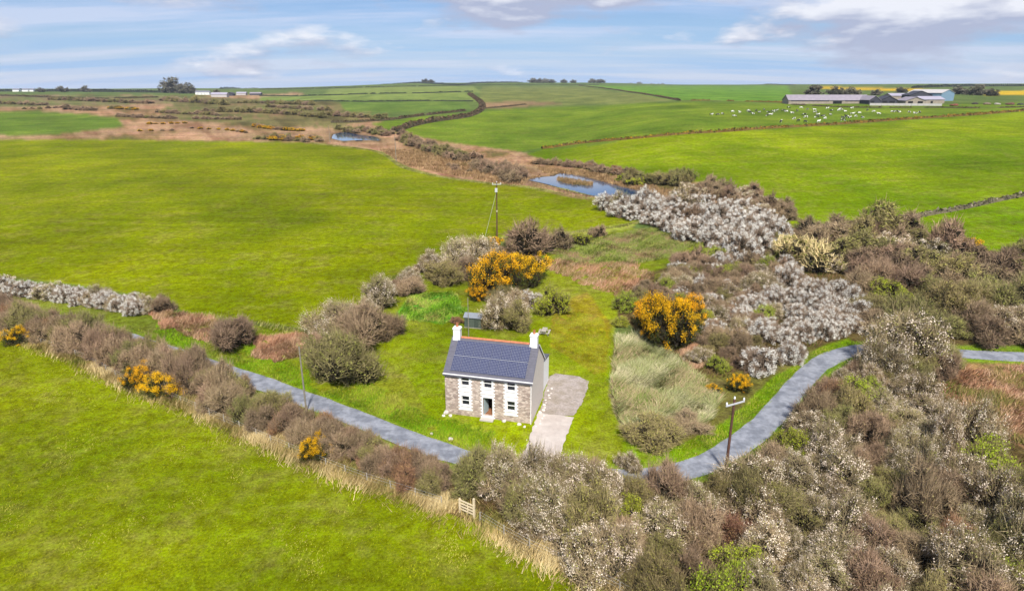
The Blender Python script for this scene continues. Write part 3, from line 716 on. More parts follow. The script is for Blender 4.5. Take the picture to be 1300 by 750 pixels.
# single bushes round the garden: x, y (base), width in photograph pixels, kind, label, height
for px, py, w, k, lb, hs in [
    (302, 438, 68, 'bare', 'round grey-brown bush alone above the lane in green grass', 1.0),
    (440, 484, 92, 'olive', 'large olive bush by the lane west of the house', 1.05),
    (468, 436, 76, 'bare', 'broad leafless bush behind the large olive bush', 1.0),
    (432, 424, 60, 'cream', 'blossoming blackthorn at the corner of the left field', 1.0),
    (492, 424, 46, 'bare', 'small leafless bush spilling onto the lawn', .9),
    (486, 388, 52, 'cream', 'cream blackthorn hunched on the field edge above the nettles', 1.0),
    (522, 362, 24, 'cream', 'smallest blackthorn on the field edge', 1.0),
    (548, 346, 42, 'cream', 'blackthorn at the lower end of the crest clump', 1.0),
    (580, 338, 58, 'cream', 'pale blackthorn on top of the crest clump', 1.0),
    (606, 334, 54, 'cream', 'grey-pink blackthorn beside the gorse mound', .95),
    (562, 358, 52, 'olive', 'low brown bush below the crest clump', .7),
    (630, 372, 72, 'gorse', 'wide gorse bush behind the shed', 1.25),
    (664, 360, 62, 'gorse', 'gorse bush beside the round green bush', 1.25),
    (612, 380, 40, 'gorse', 'sparse gorse bush left of the shed', .8),
    (628, 314, 26, 'gorse', 'small gorse bush at the foot of the field pole', .8),
    (636, 416, 56, 'cream', 'cream flowering bush crowding the shed', 1.15),
    (658, 416, 44, 'olive', 'leafing bush behind the house roof', 1.1),
    (674, 388, 32, 'white', 'small white bush between gorse and round bush', 1.0),
    (655, 392, 34, 'cream', 'blackthorn above the shed bushes', 1.0),
    (580, 410, 18, 'red', 'small purple-brown shrub left of the shed', .9),
    (704, 396, 48, 'green', 'rounded green bush alone on the back lawn', 1.1),
    (676, 324, 68, 'bare', 'widest leafless bush on the meadow edge', 1.05),
    (714, 312, 40, 'bare', 'lower leafless bush beside the widest one', 1.0),
    (736, 310, 30, 'green', 'yellow-green bush between two leafless ones', 1.0),
    (759, 300, 24, 'bare', 'small round dark bush at the meadow corner', 1.15),
    (792, 392, 38, 'green', 'yellow-green bush beside the large gorse', 1.0),
    (786, 414, 22, 'green', 'small green bush on the lawn edge', .9),
    (850, 440, 70, 'gorse', 'largest gorse bush east of the lawn', 1.5),
    (828, 420, 52, 'gorse', 'gorse bush leaning on the largest one', 1.4),
    (872, 412, 48, 'gorse', 'gorse bush behind the largest one', 1.5),
    (838, 436, 46, 'gorse', 'gorse bush at the front of the large clump', 1.2),
    (866, 432, 50, 'gorse', 'gorse bush on the lane side of the large clump', 1.3),
    (905, 496, 18, 'gorse', 'tiny orange gorse in the tussocks', .9),
    (938, 494, 32, 'gorse', 'sparse gorse by the lane verge', 1.0),
    (966, 472, 52, 'white', 'rounded white bush on the lane verge', 1.15),
    (1000, 458, 36, 'white', 'narrow white bush on the lane verge', 1.3),
    (1030, 338, 78, 'blond', 'big domed pale willow above the carr', 1.0),
    (823, 562, 76, 'olive', 'low straggling bush at the tussock edge', .6),
    (870, 545, 60, 'bare', 'flattened brown bush in the tussocks', .5),
    (798, 596, 34, 'cream', 'little blossoming bush between lawn and lane', 1.0),
    (26, 434, 36, 'gorse', 'gorse bush at the far end of the roadside hedge', 1.0),
    (182, 488, 46, 'gorse', 'gorse bush left half of the roadside pair', 1.0),
    (213, 500, 54, 'gorse', 'taller gorse bush of the roadside pair', 1.15),
    (403, 580, 46, 'gorse', 'gorse bush in the roadside hedge below the pole', 1.2),
    (1210, 318, 26, 'gorse', 'orange gorse at the corner of the right field', .8),
    (1232, 318, 30, 'gorse', 'dark gorse at the corner of the right field', .8),
    (1118, 300, 66, 'olive', 'broad olive bush on top of the carr', .9),
    (1150, 468, 90, 'cream', 'cream blossom bush on the lane inside the bend', 1.0),
    (1110, 480, 60, 'cream', 'blossom bush hugging the inside of the bend', 1.2),
    (1200, 466, 44, 'olive', 'dark twiggy bush ending the bend thicket', 1.0),
    (600, 622, 62, 'olive', 'tall twiggy bush across the lane from the house corner', 1.45),
    (636, 626, 66, 'cream', 'tall blossoming bush across the lane from the front door', 1.5),
    (676, 628, 64, 'cream', 'tall blossoming bush across the lane from the drive', 1.45),
    (712, 630, 62, 'cream', 'blossoming bush across the lane right of the drive', 1.35),
    (748, 634, 64, 'cream', 'cream bush where the lane comes out of the hedge', 1.35),
    (778, 640, 54, 'cream', 'rounded cream bush ending the tall hedge by the lane', 1.1),
    (700, 668, 76, 'cream', 'wide blackthorn below the tall blossom hedge', 1.35),
    (745, 680, 80, 'olive', 'wide twiggy bush above the wire fence', 1.3),
    (672, 660, 62, 'olive', 'tall twiggy bush beside the field gate', 1.5),
    (520, 372, 40, 'bare', 'brown bush filling the field edge above the nettles', .9),
    (404, 440, 34, 'bare', 'small leafless shrub above the bracken', .9),
    (590, 352, 46, 'bare', 'leafless bush between crest clump and gorse', .9),
    (640, 384, 40, 'olive', 'twiggy bush between shed and gorse', .9),
    (300, 505, 40, 'olive', 'rounded bush standing out of the roadside hedge', 1.2),
]:
    x, y = at(px, py); bush(x, y, metres(w, x, y) / 2 * 1.1, k, lb, hs=hs)
print('bushes', COUNT)

# ------------------------------------------------------------------ field hedges and distant trees
HEDGE = mat('hedge_far', None, attr=True, noise=0.3, nscale=0.3)
HC = {'brown': [A(112, 92, 66), A(96, 86, 56), A(130, 104, 76)], 'green': [A(78, 92, 52), A(92, 100, 58), A(66, 78, 46)], 'gorse': [A(112, 96, 54), A(140, 112, 48), A(196, 150, 30)], 'dark': [A(66, 76, 56), A(58, 68, 52), A(80, 84, 60)], 'grey': [A(150, 138, 112), A(128, 120, 86), A(168, 156, 132)]}


def hedge(line_px, h, w, look, label, gaps=0.0, group=None):
    ln = spline(P(line_px), max(1.0, h * .6)); d = np.concatenate([[0], np.cumsum(np.hypot(*np.diff(ln, axis=0).T))]); L_ = d[-1]
    t = np.gradient(ln, axis=0); t /= np.linalg.norm(t, axis=1)[:, None]
    n = int(min(7000, 60 + L_ * 9)); s = R_.uniform(0, L_, n)
    if gaps: s = s[wob(s, s * .3, 9.0, len(line_px) + h) > -1 + gaps * 1.3]
    n = len(s); i = np.clip(np.searchsorted(d, s), 0, len(ln) - 1)
    a = R_.uniform(0, pi, n); hh = h * (0.78 + .3 * wob(s, s * .2, 2.2 * h, 3.0 + L_))
    q = R_.uniform(.35, 1, n) ** .5; off = np.cos(a) * w / 2 * q
    x = ln[i, 0] - t[i, 1] * off + R_.normal(size=n) * .2; y = ln[i, 1] + t[i, 0] * off + R_.normal(size=n) * .2
    z = height(x, y) + np.sin(a) * hh * q
    V = tris_leaf(R_, np.stack([x, y, z], 1), 0.22 + h * .16); c = np.array(HC[look])[R_.integers(0, 3, n)]; c = c * R_.uniform(.7, 1.25, (n, 1))
    # earth bank under it
    cs = [(-.5, -.1), (-.38, .3), (0, .5), (.38, .3), (.5, -.1)]; B = []
    bw = np.ones(len(ln)); g = None
    if gaps: bw = np.where(wob(d, d * .3, 9.0, len(line_px) + h) > -1 + gaps * 1.3, 1, .25)
    for k, (u, v) in enumerate(cs):
        bx = ln[:, 0] - t[:, 1] * u * w; by = ln[:, 1] + t[:, 0] * u * w; B.append(np.stack([bx, by, height(bx, by) + v * h * bw * (1 + .25 * wob(d, d, 1.7 * h, k))], 1))
    B = np.stack(B, 1); m_ = len(ln); ix = np.arange(m_ * 5).reshape(m_, 5)
    q4 = np.stack([ix[:-1, :-1], ix[:-1, 1:], ix[1:, 1:], ix[1:, :-1]], -1).reshape(-1, 4); F2 = np.concatenate([q4[:, :3], q4[:, [0, 2, 3]]])
    VV = np.concatenate([V, B.reshape(-1, 3)]); FF = np.concatenate([np.arange(len(V)).reshape(-1, 3), F2 + len(V)])
    CC = np.concatenate([np.repeat(c, 3, 0), np.tile(np.array(HC[look][1]) * .8, (m_ * 5, 1))])
    o = link('hedge', np_mesh('hedge', VV, FF, [HEDGE], colors=CC)); tag(o, label, 'hedge', group); return o


hedge([(688, 189), (740, 182), (830, 174), (910, 168), (980, 163), (1080, 157), (1180, 150), (1240, 146), (1300, 141), (1400, 134)], 1.7, 3.2, 'gorse', 'long low gorse hedge between bright field and cow field')
hedge([(1132, 281), (1170, 274), (1220, 265), (1300, 248), (1420, 226)], 1.2, 1.8, 'grey', 'low stony hedge bank crossing the bright right field')
hedge([(500, 168), (520, 161), (548, 155), (585, 150), (600, 146), (610, 140), (612, 133), (606, 127), (596, 120)], 4.0, 7.0, 'brown', 'curving brown hedge edging the green field beyond the small pond')
hedge([(420, 156), (460, 155), (500, 152), (545, 146), (590, 141)], 2.6, 4, 'brown', 'brown hedge along the upper side of the stream field', .3)
hedge([(320, 130), (400, 129), (470, 129.5), (545, 128.5), (600, 129)], 2.0, 4, 'dark', 'dark hedge below the three strip fields', .35)
hedge([(330, 122), (410, 121.5), (470, 119.5), (540, 118.5), (600, 116.5)], 2.2, 4, 'dark', 'thin dark hedge between upper strip fields', .4)
hedge([(330, 114), (420, 112.5), (520, 110), (620, 108.5), (760, 108)], 3.0, 6, 'green', 'hedge along the head of the strip fields', .2)
hedge([(735, 109), (770, 113), (800, 117.5), (830, 122), (862, 128)], 2.2, 4, 'brown', 'hedge slanting down between two upper green fields')
hedge([(610, 138.5), (640, 136), (667, 133)], 1.6, 3, 'brown', 'short brown hedge under the ploughed corner')
hedge([(862, 128.5), (900, 128), (960, 129.5), (1005, 131)], 1.6, 3, 'gorse', 'broken gorse hedge above the cows', .7)
hedge([(1005, 133), (1060, 136), (1110, 137), (1180, 137), (1250, 137.5), (1320, 136)], 1.2, 2.4, 'brown', 'low hedge in front of the farm yard', .5)
hedge([(828, 106.2), (900, 107.2), (1010, 108.6)], 2.5, 5, 'dark', 'dark hedge under the yellow crop', .2)
hedge([(0, 122), (60, 124), (130, 126), (200, 124)], 3, 6, 'brown', 'brown hedge across the upper marsh', .2)
hedge([(-60, 116), (40, 116.5), (130, 117), (220, 118)], 7, 9, 'dark', 'dark tree belt along the left skyline', .15)
hedge([(280, 113), (360, 110), (450, 107.5), (540, 106), (640, 105), (760, 104.8), (860, 104.6)], 7.0, 9, 'dark', 'long dark hedge along the central skyline', .1)
hedge([(1160, 112), (1220, 110), (1300, 109.5), (1400, 110)], 6, 14, 'dark', 'dark wood along the right skyline', .0)

# scrub in the marsh, each clump one bush group apart
for ln, kd, rd, sp, pl, gp in [
    ([(85, 139), (120, 141)], {'bare': 1}, (4, 6), 6, 'at the tip of the upper left green field', 'by the upper left field'),
    ([(150, 148), (185, 150), (225, 151)], {'bare': .9, 'olive': .1}, (3, 4.6), 4.5, 'in a dark line across the marsh', 'of the marsh line'),
    ([(245, 151), (275, 152), (310, 152)], {'bare': 1}, (3, 4), 5, 'in the second dark line across the marsh', 'of the second marsh line'),
    ([(0, 132), (30, 133), (60, 134)], {'bare': .8, 'olive': .2}, (4, 6), 8, 'on the left margin of the marsh', 'of the left marsh margin'),
    ([(140, 138), (170, 140)], {'olive': .7, 'gorse': .3}, (3.5, 5), 7, 'in the middle of the marsh', 'of mid marsh'),
    ([(190, 158), (235, 157)], {'gorse': 1}, (1.8, 2.6), 5, 'in a low yellow streak on the marsh', 'of the marsh streak'),
    ([(175, 167), (220, 166)], {'gorse': .6, 'bare': .4}, (1.5, 2.2), 6, 'nearest the left field wall', 'near the left field'),
    ([(210, 128), (235, 130), (260, 131), (290, 134)], {'olive': .5, 'bare': .5}, (6, 9), 9, 'below the white farmhouse', 'below the farmhouse'),
    ([(255, 142), (310, 143), (360, 145), (410, 150)], {'olive': .6, 'bare': .4}, (4.5, 7), 8, 'on the rough slope above the marsh', 'of the rough slope'),
    ([(340, 136), (385, 139), (420, 141)], {'bare': .7, 'olive': .3}, (4, 6), 9, 'on the pasture below the strip fields', 'below the strip fields'),
    ([(322, 161), (345, 164), (380, 167)], {'gorse': .8, 'bare': .2}, (2.4, 3.6), 4, 'in the bright streak west of the small pond', 'of the bright streak'),
    ([(20, 139), (60, 138), (95, 136)], {'olive': .6, 'bare': .4}, (3, 4.5), 8, 'above the upper left green field', 'above the upper left field'),
    ([(195, 143), (240, 145), (280, 147)], {'olive': .5, 'bare': .5}, (3.5, 5), 7, 'on the brown flat below the farmhouse', 'of the brown flat'),
    ([(300, 131), (350, 132), (400, 134)], {'olive': .7, 'bare': .3}, (4, 6), 8, 'below the dark sheds of the far farm', 'below the far sheds'),
    ([(415, 146), (450, 149), (490, 150)], {'olive': .6, 'bare': .4}, (4, 6), 7, 'above the smaller pond', 'above the small pond'),
    ([(240, 163), (290, 166), (320, 170)], {'gorse': .4, 'bare': .6}, (1.6, 2.6), 7, 'scattered on the tan flat', 'of the tan flat'),
    ([(60, 127), (120, 129), (190, 132)], {'olive': .5, 'bare': .5}, (5, 7), 10, 'on the upper marsh', 'of the upper marsh'),
]:
    row(ln, kd, rd, sp, pl, gp, .62, rd[0] * .6, 1)
for px, py, w, lb in [(220, 118, 34, 'broad bare tree left of the white farmhouse'), (238, 119, 26, 'bare tree touching the white farmhouse'), (275, 118, 10, 'small tree on the skyline behind the farm roofs'),
                      (80, 117, 14, 'round tree on the left skyline'), (108, 117, 18, 'wide tree on the left skyline'), (52, 117, 12, 'small skyline tree beside white cottages')]:
    x, y = at(px, py); bush(x, y, metres(w, x, y) / 2, 'tree', lb, hs=.62, far=True)
for i, px in enumerate([512, 540, 548, 676, 684, 692, 700, 716, 728, 752, 760, 764, 800, 812, 826, 836, 842]):
    x, y = at(px, 105.4); bush(x, y, metres(random.uniform(3, 7), x, y), 'tree', 'little dark tree on the central skyline', 'trees on the central skyline', .6, far=True)
for px, py, w, lb in [(1032, 121, 26, 'bare tree left behind the long barn'), (1060, 122, 24, 'bare tree mid-way behind the long barn'), (1078, 122, 26, 'bare tree right behind the long barn'), (1112, 121, 16, 'leafless grey tree behind the dark sheds'),
                      (1144, 118, 16, 'dark evergreen between the shed roofs'), (1218, 120, 22, 'bare tree behind the tall blue barn'), (1238, 121, 30, 'broad tree right of the tall blue barn'), (1258, 122, 22, 'bare tree at the far end of the farm')]:
    x, y = at(px, py); bush(x, y, metres(w, x, y) / 2, 'tree', lb, hs=.6, far=True)

# ------------------------------------------------------------------ rough vegetation nobody could count
GRASS = mat('grass_blades', None, attr=True, rough=0.9, spec=0.1)


def blades(name, label, cat, area, n, h, w, cols, lean=.5, line=None, half=1.0, bare_lane=True):
    if line is not None:
        ln = spline(P(line), .4); i = R_.integers(0, len(ln), n); t = np.gradient(ln, axis=0); t /= np.linalg.norm(t, axis=1)[:, None]
        o = R_.normal(size=n) * half * .6; x = ln[i, 0] - t[i, 1] * o + R_.normal(size=n) * .2; y = ln[i, 1] + t[i, 0] * o + R_.normal(size=n) * .2
    else:
        xs, ys = [], []
        for ar in area:
            poly = P(ar); a = np.array(poly); (x0, y0), (x1, y1) = a.min(0), a.max(0); m = int(n * 2.2)
            X = R_.uniform(x0, x1, m); Y = R_.uniform(y0, y1, m); j = wob(X, Y, 1.4, 2.0) * .8
            k = inside(X + j, Y + j, poly) & (wob(X, Y, .9, 8.0) > -.55); xs.append(X[k][:n]); ys.append(Y[k][:n])
        x = np.concatenate(xs); y = np.concatenate(ys)
    if bare_lane:
        k = seg_dist(x, y, LANE_PTS) > (1.75 if bare_lane is True else bare_lane); x, y = x[k], y[k]
    k = (np.hypot(x - GATE[0], y - GATE[1]) > 2.0) | (R_.random(len(x)) < .25); x, y = x[k], y[k]
    n = len(x); z = height(x, y) - .02
    a = wob(x, y, 1.6, 5.0) * 2.2 + R_.normal(size=n) * .9; H = h * R_.uniform(.5, 1.3, n) * (1 + .35 * wob(x, y, 1.3, 6.0)); b = R_.uniform(0, 2 * pi, n)
    W = w * R_.uniform(.6, 1.5, n); p = np.stack([x, y, z], 1); s = np.stack([np.cos(b) * W, np.sin(b) * W, 0 * b], 1)
    tip = p + np.stack([np.cos(a) * H * lean, np.sin(a) * H * lean, H], 1)
    V = np.stack([p - s, p + s, tip], 1).reshape(-1, 3)
    pick = np.clip(((wob(x, y, 2.2, 9.0) + 1) / 2 * len(cols) + R_.normal(size=n) * .6), 0, len(cols) - 1).astype(int)
    c = np.array(cols)[pick] * R_.uniform(.75, 1.25, (n, 1))
    o = link(name, np_mesh(name, V, np.arange(len(V)).reshape(-1, 3), [GRASS], colors=np.repeat(c, 3, 0))); return tag(o, label, cat, kind='stuff')


STRAW = [A(226, 204, 150, .8), A(206, 180, 126, .8), A(188, 164, 104, .75), A(160, 156, 80, .7)]
blades('reed_spit', 'tan reed spit standing in the larger pond', 'reeds', [[(706, 229), (730, 230), (752, 232), (750, 236), (726, 237), (712, 234)]], 3500, 1.3, .12, [A(204, 170, 124), A(180, 146, 104), A(150, 130, 80)], .4)
blades('tussock_grass', 'bleached tussock grass between lawn and lane bend', 'grass', [[(782, 425), (832, 428), (872, 470), (915, 505), (900, 535), (850, 562), (790, 550), (774, 500)]], 46000, .8, .035, [A(226, 214, 170, .8), A(190, 188, 136, .75), A(166, 172, 108, .75), A(200, 176, 136, .8), A(142, 158, 78, .7)], 1.1)
blades('tussock_grass', 'greener tufts among the bleached tussocks', 'grass', [[(782, 425), (832, 428), (872, 470), (915, 505), (900, 535), (850, 562), (790, 550), (774, 500)]], 9000, .6, .05, [A(128, 150, 60, .7), A(150, 158, 80, .7), A(120, 104, 66, .6)], .9)
blades('dry_grass', 'dry straw-coloured grass along the near field edge', 'grass', None, 62000, .62, .03, STRAW, .7, [(-40, 412), (0, 422), (60, 438), (107, 455), (160, 482), (213, 503), (250, 515), (303, 542), (399, 583), (463, 609), (507, 622), (599, 656), (676, 698), (722, 718), (790, 752), (840, 790)], 1.5)
BR = [A(206, 158, 124, .75), A(186, 136, 104, .75), A(220, 180, 146, .75), A(170, 140, 92, .7)]
blades('bracken', 'dead reddish bracken above the lane and behind the garden', 'bracken', [[(185, 388), (260, 402), (285, 425), (262, 436), (200, 412)], [(320, 428), (398, 424), (404, 446), (345, 462), (322, 452)], [(650, 322), (740, 334), (800, 334), (832, 348), (790, 378), (740, 362), (700, 345)], [(880, 440), (905, 462), (875, 470), (862, 450)]], 15000, .6, .035, BR, .8)
blades('bracken', 'brown bracken and rough grass on the clearing right of the bend', 'bracken', [[(1185, 470), (1300, 466), (1480, 470), (1480, 600), (1330, 585), (1235, 522)]], 26000, .6, .035, BR + [A(150, 150, 70), A(186, 160, 110)], .8)
GR = [A(136, 176, 18, .75), A(120, 164, 20, .7), A(156, 178, 40, .75), A(170, 170, 66, .75)]
blades('verge_grass', 'lush green grass on the lane verges', 'grass', [[(800, 566), (860, 568), (920, 538), (980, 482), (1040, 442), (1085, 432), (1085, 444), (1040, 460), (1000, 503), (960, 543), (900, 580), (840, 596), (800, 598)], [(400, 500), (470, 482), (560, 530), (640, 556), (640, 584), (560, 562), (450, 522)], [(200, 412), (310, 430), (400, 470), (400, 503), (290, 464), (200, 436)]], 26000, .32, .03, GR, .6)
blades('lane_edge_grass', 'grass creeping over the broken lane edges', 'grass', None, 34000, .24, .03, GR + [A(170, 150, 96, .7)], .8, LANE_PX, 2.0, bare_lane=1.27)
blades('nettles', 'bright green nettle growth beside the back lawn', 'nettles', [[(505, 402), (520, 374), (578, 370), (594, 396), (560, 414)]], 9000, .32, .06, [A(134, 180, 40, .7), A(114, 160, 36, .7), A(160, 180, 70, .75), A(176, 170, 90, .7)], .9)
blades('meadow_grass', 'rough grass of the meadow behind the garden', 'grass', [[(690, 318), (760, 300), (830, 290), (892, 306), (850, 328), (780, 340), (720, 338)]], 24000, .4, .05, [A(160, 170, 84), A(140, 160, 64), A(176, 166, 110), A(186, 150, 116)], .7)
blades('field_margin_grass', 'pale long grass round the left field edge', 'grass', None, 26000, .5, .05, [A(186, 190, 90), A(200, 190, 120), A(150, 160, 60)], .7, [(395, 182), (470, 191), (492, 199), (512, 213), (560, 225), (610, 232), (680, 240), (760, 254), (805, 268), (820, 277), (795, 286), (740, 294), (640, 304), (590, 314), (540, 334), (500, 354), (470, 380), (430, 411), (380, 419), (310, 410), (240, 400)], .9)
blades('marsh_rushes', 'tan rushes covering the marsh and pond banks', 'rushes', [[(480, 190), (560, 192), (660, 222), (690, 226), (660, 236), (610, 230), (520, 212)], [(680, 212), (760, 219), (860, 238), (850, 246), (790, 231), (740, 222), (690, 220)]], 16000, .9, .14, [A(204, 170, 124), A(180, 146, 104), A(166, 134, 92)], .5)
blades('undergrowth', 'low brown bramble and grass undergrowth beneath the scrub', 'undergrowth', [[(780, 380), (850, 352), (1000, 292), (1060, 340), (1090, 420), (1000, 452), (950, 480), (900, 480), (800, 410)], [(560, 600), (700, 612), (850, 628), (940, 596), (1000, 545), (1060, 478), (1240, 470), (1320, 560), (1400, 900), (900, 900), (640, 685)]], 24000, .55, .05, [A(130, 108, 70, .6), A(114, 100, 54, .6), A(146, 116, 84, .6), A(104, 116, 44, .6)], .8)
blades('lawn_grass', 'short grass of the lawn round the house', 'grass', [[(500, 402), (600, 426), (560, 440), (560, 520), (640, 552), (670, 552), (640, 575), (560, 560), (520, 480), (480, 450)], [(700, 396), (760, 400), (778, 440), (770, 520), (750, 558), (735, 560), (750, 480), (700, 460)]], 22000, .12, .035, [A(156, 174, 22, .7), A(140, 160, 18, .7), A(176, 178, 56, .7)], .8)
blades('pasture_grass', 'grass tufts of the near field', 'grass', [[(-120, 392), (0, 430), (60, 447), (107, 464), (160, 492), (213, 512), (303, 552), (399, 594), (463, 620), (599, 667), (676, 709), (780, 760), (700, 900), (-120, 900)]], 90000, .13, .04, [A(150, 160, 14, .62), A(164, 168, 24, .62), A(136, 150, 10, .60), A(176, 176, 60, .68), A(186, 176, 84, .68)], .9)

# ------------------------------------------------------------------ the house
WHITE = mat('white_paint', (0.80, 0.79, 0.77), rough=0.6, noise=0.06, nscale=2)
SLATE = mat('roof_slate', A(118, 116, 128), rough=0.6, spec=0.4, noise=0.16, nscale=3)
GLASS = mat('window_glass', (0.018, 0.02, 0.024), rough=0.05, spec=0.6)
TERRA = mat('terracotta', A(226, 146, 104), noise=0.2, nscale=3)
RENDER = mat('grey_render', A(226, 214, 204, .8), rough=0.9, noise=0.08, nscale=5)


def stone_mat():
    m = bpy.data.materials.new('rubble_stone'); m.use_nodes = True; nt = m.node_tree; N = nt.nodes; L = nt.links; b = N['Principled BSDF']; b.inputs['Roughness'].default_value = 0.9
    tc = N.new('ShaderNodeTexCoord'); mp = N.new('ShaderNodeMapping'); mp.inputs['Scale'].default_value = (2.6, 2.6, 4.6); L.new(tc.outputs['Object'], mp.inputs[0])
    v = N.new('ShaderNodeTexVoronoi'); v.inputs['Scale'].default_value = 1.0; L.new(mp.outputs[0], v.inputs['Vector'])
    e = N.new('ShaderNodeTexVoronoi'); e.feature = 'DISTANCE_TO_EDGE'; e.inputs['Scale'].default_value = 1.0; L.new(mp.outputs[0], e.inputs['Vector'])
    sx = N.new('ShaderNodeSeparateColor'); L.new(v.outputs['Color'], sx.inputs[0])
    cr = N.new('ShaderNodeValToRGB'); L.new(sx.outputs[0], cr.inputs[0]); E = cr.color_ramp.elements
    E[0].color = (*A(160, 140, 130, .8), 1); E[1].color = (*A(226, 208, 194, .82), 1); q = E.new(.5); q.color = (*A(204, 182, 168, .82), 1)
    r = N.new('ShaderNodeMapRange'); r.inputs['From Max'].default_value = 0.07; L.new(e.outputs['Distance'], r.inputs['Value'])
    mx = N.new('ShaderNodeMix'); mx.data_type = 'RGBA'; L.new(r.outputs[0], mx.inputs['Factor']); mx.inputs['A'].default_value = (*A(212, 196, 180, .7), 1); L.new(cr.outputs[0], mx.inputs['B'])
    L.new(mx.outputs['Result'], b.inputs['Base Color']); bp = N.new('ShaderNodeBump'); bp.inputs['Distance'].default_value = 0.04; L.new(r.outputs[0], bp.inputs['Height']); L.new(bp.outputs[0], b.inputs['Normal'])
    return m


def solar_mat():
    m = bpy.data.materials.new('solar_cells'); m.use_nodes = True; nt = m.node_tree; N = nt.nodes; L = nt.links; b = N['Principled BSDF']; b.inputs['Roughness'].default_value = 0.22; b.inputs['Specular IOR Level'].default_value = 0.6
    tc = N.new('ShaderNodeTexCoord'); sp = N.new('ShaderNodeSeparateXYZ'); L.new(tc.outputs['UV'], sp.inputs[0]); ds = []
    for ax, n in ((0, 6), (1, 10)):
        a = N.new('ShaderNodeMath'); a.operation = 'MULTIPLY'; a.inputs[1].default_value = n; L.new(sp.outputs[ax], a.inputs[0])
        f = N.new('ShaderNodeMath'); f.operation = 'FRACT'; L.new(a.outputs[0], f.inputs[0]); s = N.new('ShaderNodeMath'); s.operation = 'SUBTRACT'; s.inputs[1].default_value = .5; L.new(f.outputs[0], s.inputs[0])
        q = N.new('ShaderNodeMath'); q.operation = 'ABSOLUTE'; L.new(s.outputs[0], q.inputs[0]); ds.append(q.outputs[0])
    sm = N.new('ShaderNodeMath'); sm.operation = 'ADD'; L.new(ds[0], sm.inputs[0]); L.new(ds[1], sm.inputs[1])
    mxm = N.new('ShaderNodeMath'); mxm.operation = 'MAXIMUM'; L.new(ds[0], mxm.inputs[0]); L.new(ds[1], mxm.inputs[1])
    g1 = N.new('ShaderNodeMath'); g1.operation = 'GREATER_THAN'; g1.inputs[1].default_value = .80; L.new(sm.outputs[0], g1.inputs[0])     # white lozenge where cell corners are cut
    g2 = N.new('ShaderNodeMath'); g2.operation = 'GREATER_THAN'; g2.inputs[1].default_value = .485; L.new(mxm.outputs[0], g2.inputs[0])
    g = N.new('ShaderNodeMath'); g.operation = 'MAXIMUM'; L.new(g1.outputs[0], g.inputs[0]); L.new(g2.outputs[0], g.inputs[1])
    mx = N.new('ShaderNodeMix'); mx.data_type = 'RGBA'; L.new(g.outputs[0], mx.inputs['Factor']); mx.inputs['A'].default_value = (.040, .046, .095, 1); mx.inputs['B'].default_value = (.30, .31, .37, 1)
    L.new(mx.outputs['Result'], b.inputs['Base Color']); return m


STONE = stone_mat()
W_, D_, ZE, ZA = 10.1, 6.65, 5.16, 8.15
YAW = -0.247
hx, hy = 2.17 - W_ * cos(YAW), 62.4 - W_ * sin(YAW)
house = empty('stone_house', (hx, hy, 0), YAW, 'two-storey stone house with white window surrounds and solar roof', 'house')
OPEN = [(1.95, 2.87, 3.80, 4.92), (4.58, 5.52, 3.80, 4.92), (7.28, 8.20, 3.80, 4.92), (1.95, 2.87, 1.35, 2.52), (4.50, 5.60, .35, 2.60), (7.28, 8.20, 1.35, 2.52)]


def holed(mb, x0, x1, z0, z1, opens, y, depth):
    xs = sorted({x0, x1} | {v for o in opens for v in o[:2]}); zs = sorted({z0, z1} | {v for o in opens for v in o[2:]})
    for a, b in zip(xs, xs[1:]):
        for c, d in zip(zs, zs[1:]):
            if any(o[0] <= a and b <= o[1] and o[2] <= c and d <= o[3] for o in opens): continue
            mb.add([(a, y, c), (b, y, c), (b, y, d), (a, y, d)], [(0, 1, 2, 3)])
    for a, b, c, d in opens:
        mb.add([(a, y, c), (b, y, c), (b, y, d), (a, y, d), (a, y + depth, c), (b, y + depth, c), (b, y + depth, d), (a, y + depth, d)], [(0, 4, 5, 1), (1, 5, 6, 2), (2, 6, 7, 3), (3, 7, 4, 0)])


f = MB(); holed(f, 0, W_, -.3, ZE, OPEN, 0, .30); f.build('front_wall', STONE, house)
g = MB(); RISE = (ZA - .12 - ZE) / (D_ / 2)
for x in (0, W_):
    MB().add([(x, 0, -.3), (x, D_, -.3), (x, D_, ZE), (x, D_ / 2, ZA - .1), (x, 0, ZE)], [(0, 1, 2, 3, 4)]).build('gable_wall', RENDER, house)
bw = MB(); bw.add([(0, D_, -.3), (W_, D_, -.3), (W_, D_, ZE), (0, D_, ZE)], [(0, 1, 2, 3)]); bw.build('back_wall', RENDER, house)
fl = MB(); fl.box(.1, W_ - .1, .32, D_ - .05, .2, .34); fl.box(.1, W_ - .1, .32, D_ - .05, 2.75, 2.95); fl.build('floors', mat('floor_wood', A(176, 120, 84), noise=.2), house)
iw = MB(); iw.box(3.9, 4.0, .32, D_ - .06, .36, 2.74); iw.box(6.3, 6.4, .32, D_ - .06, .36, 2.74); iw.box(4.01, 6.29, 4.0, 4.1, .36, 2.74); iw.build('inner_walls', mat('plaster', A(150, 150, 140)), house)


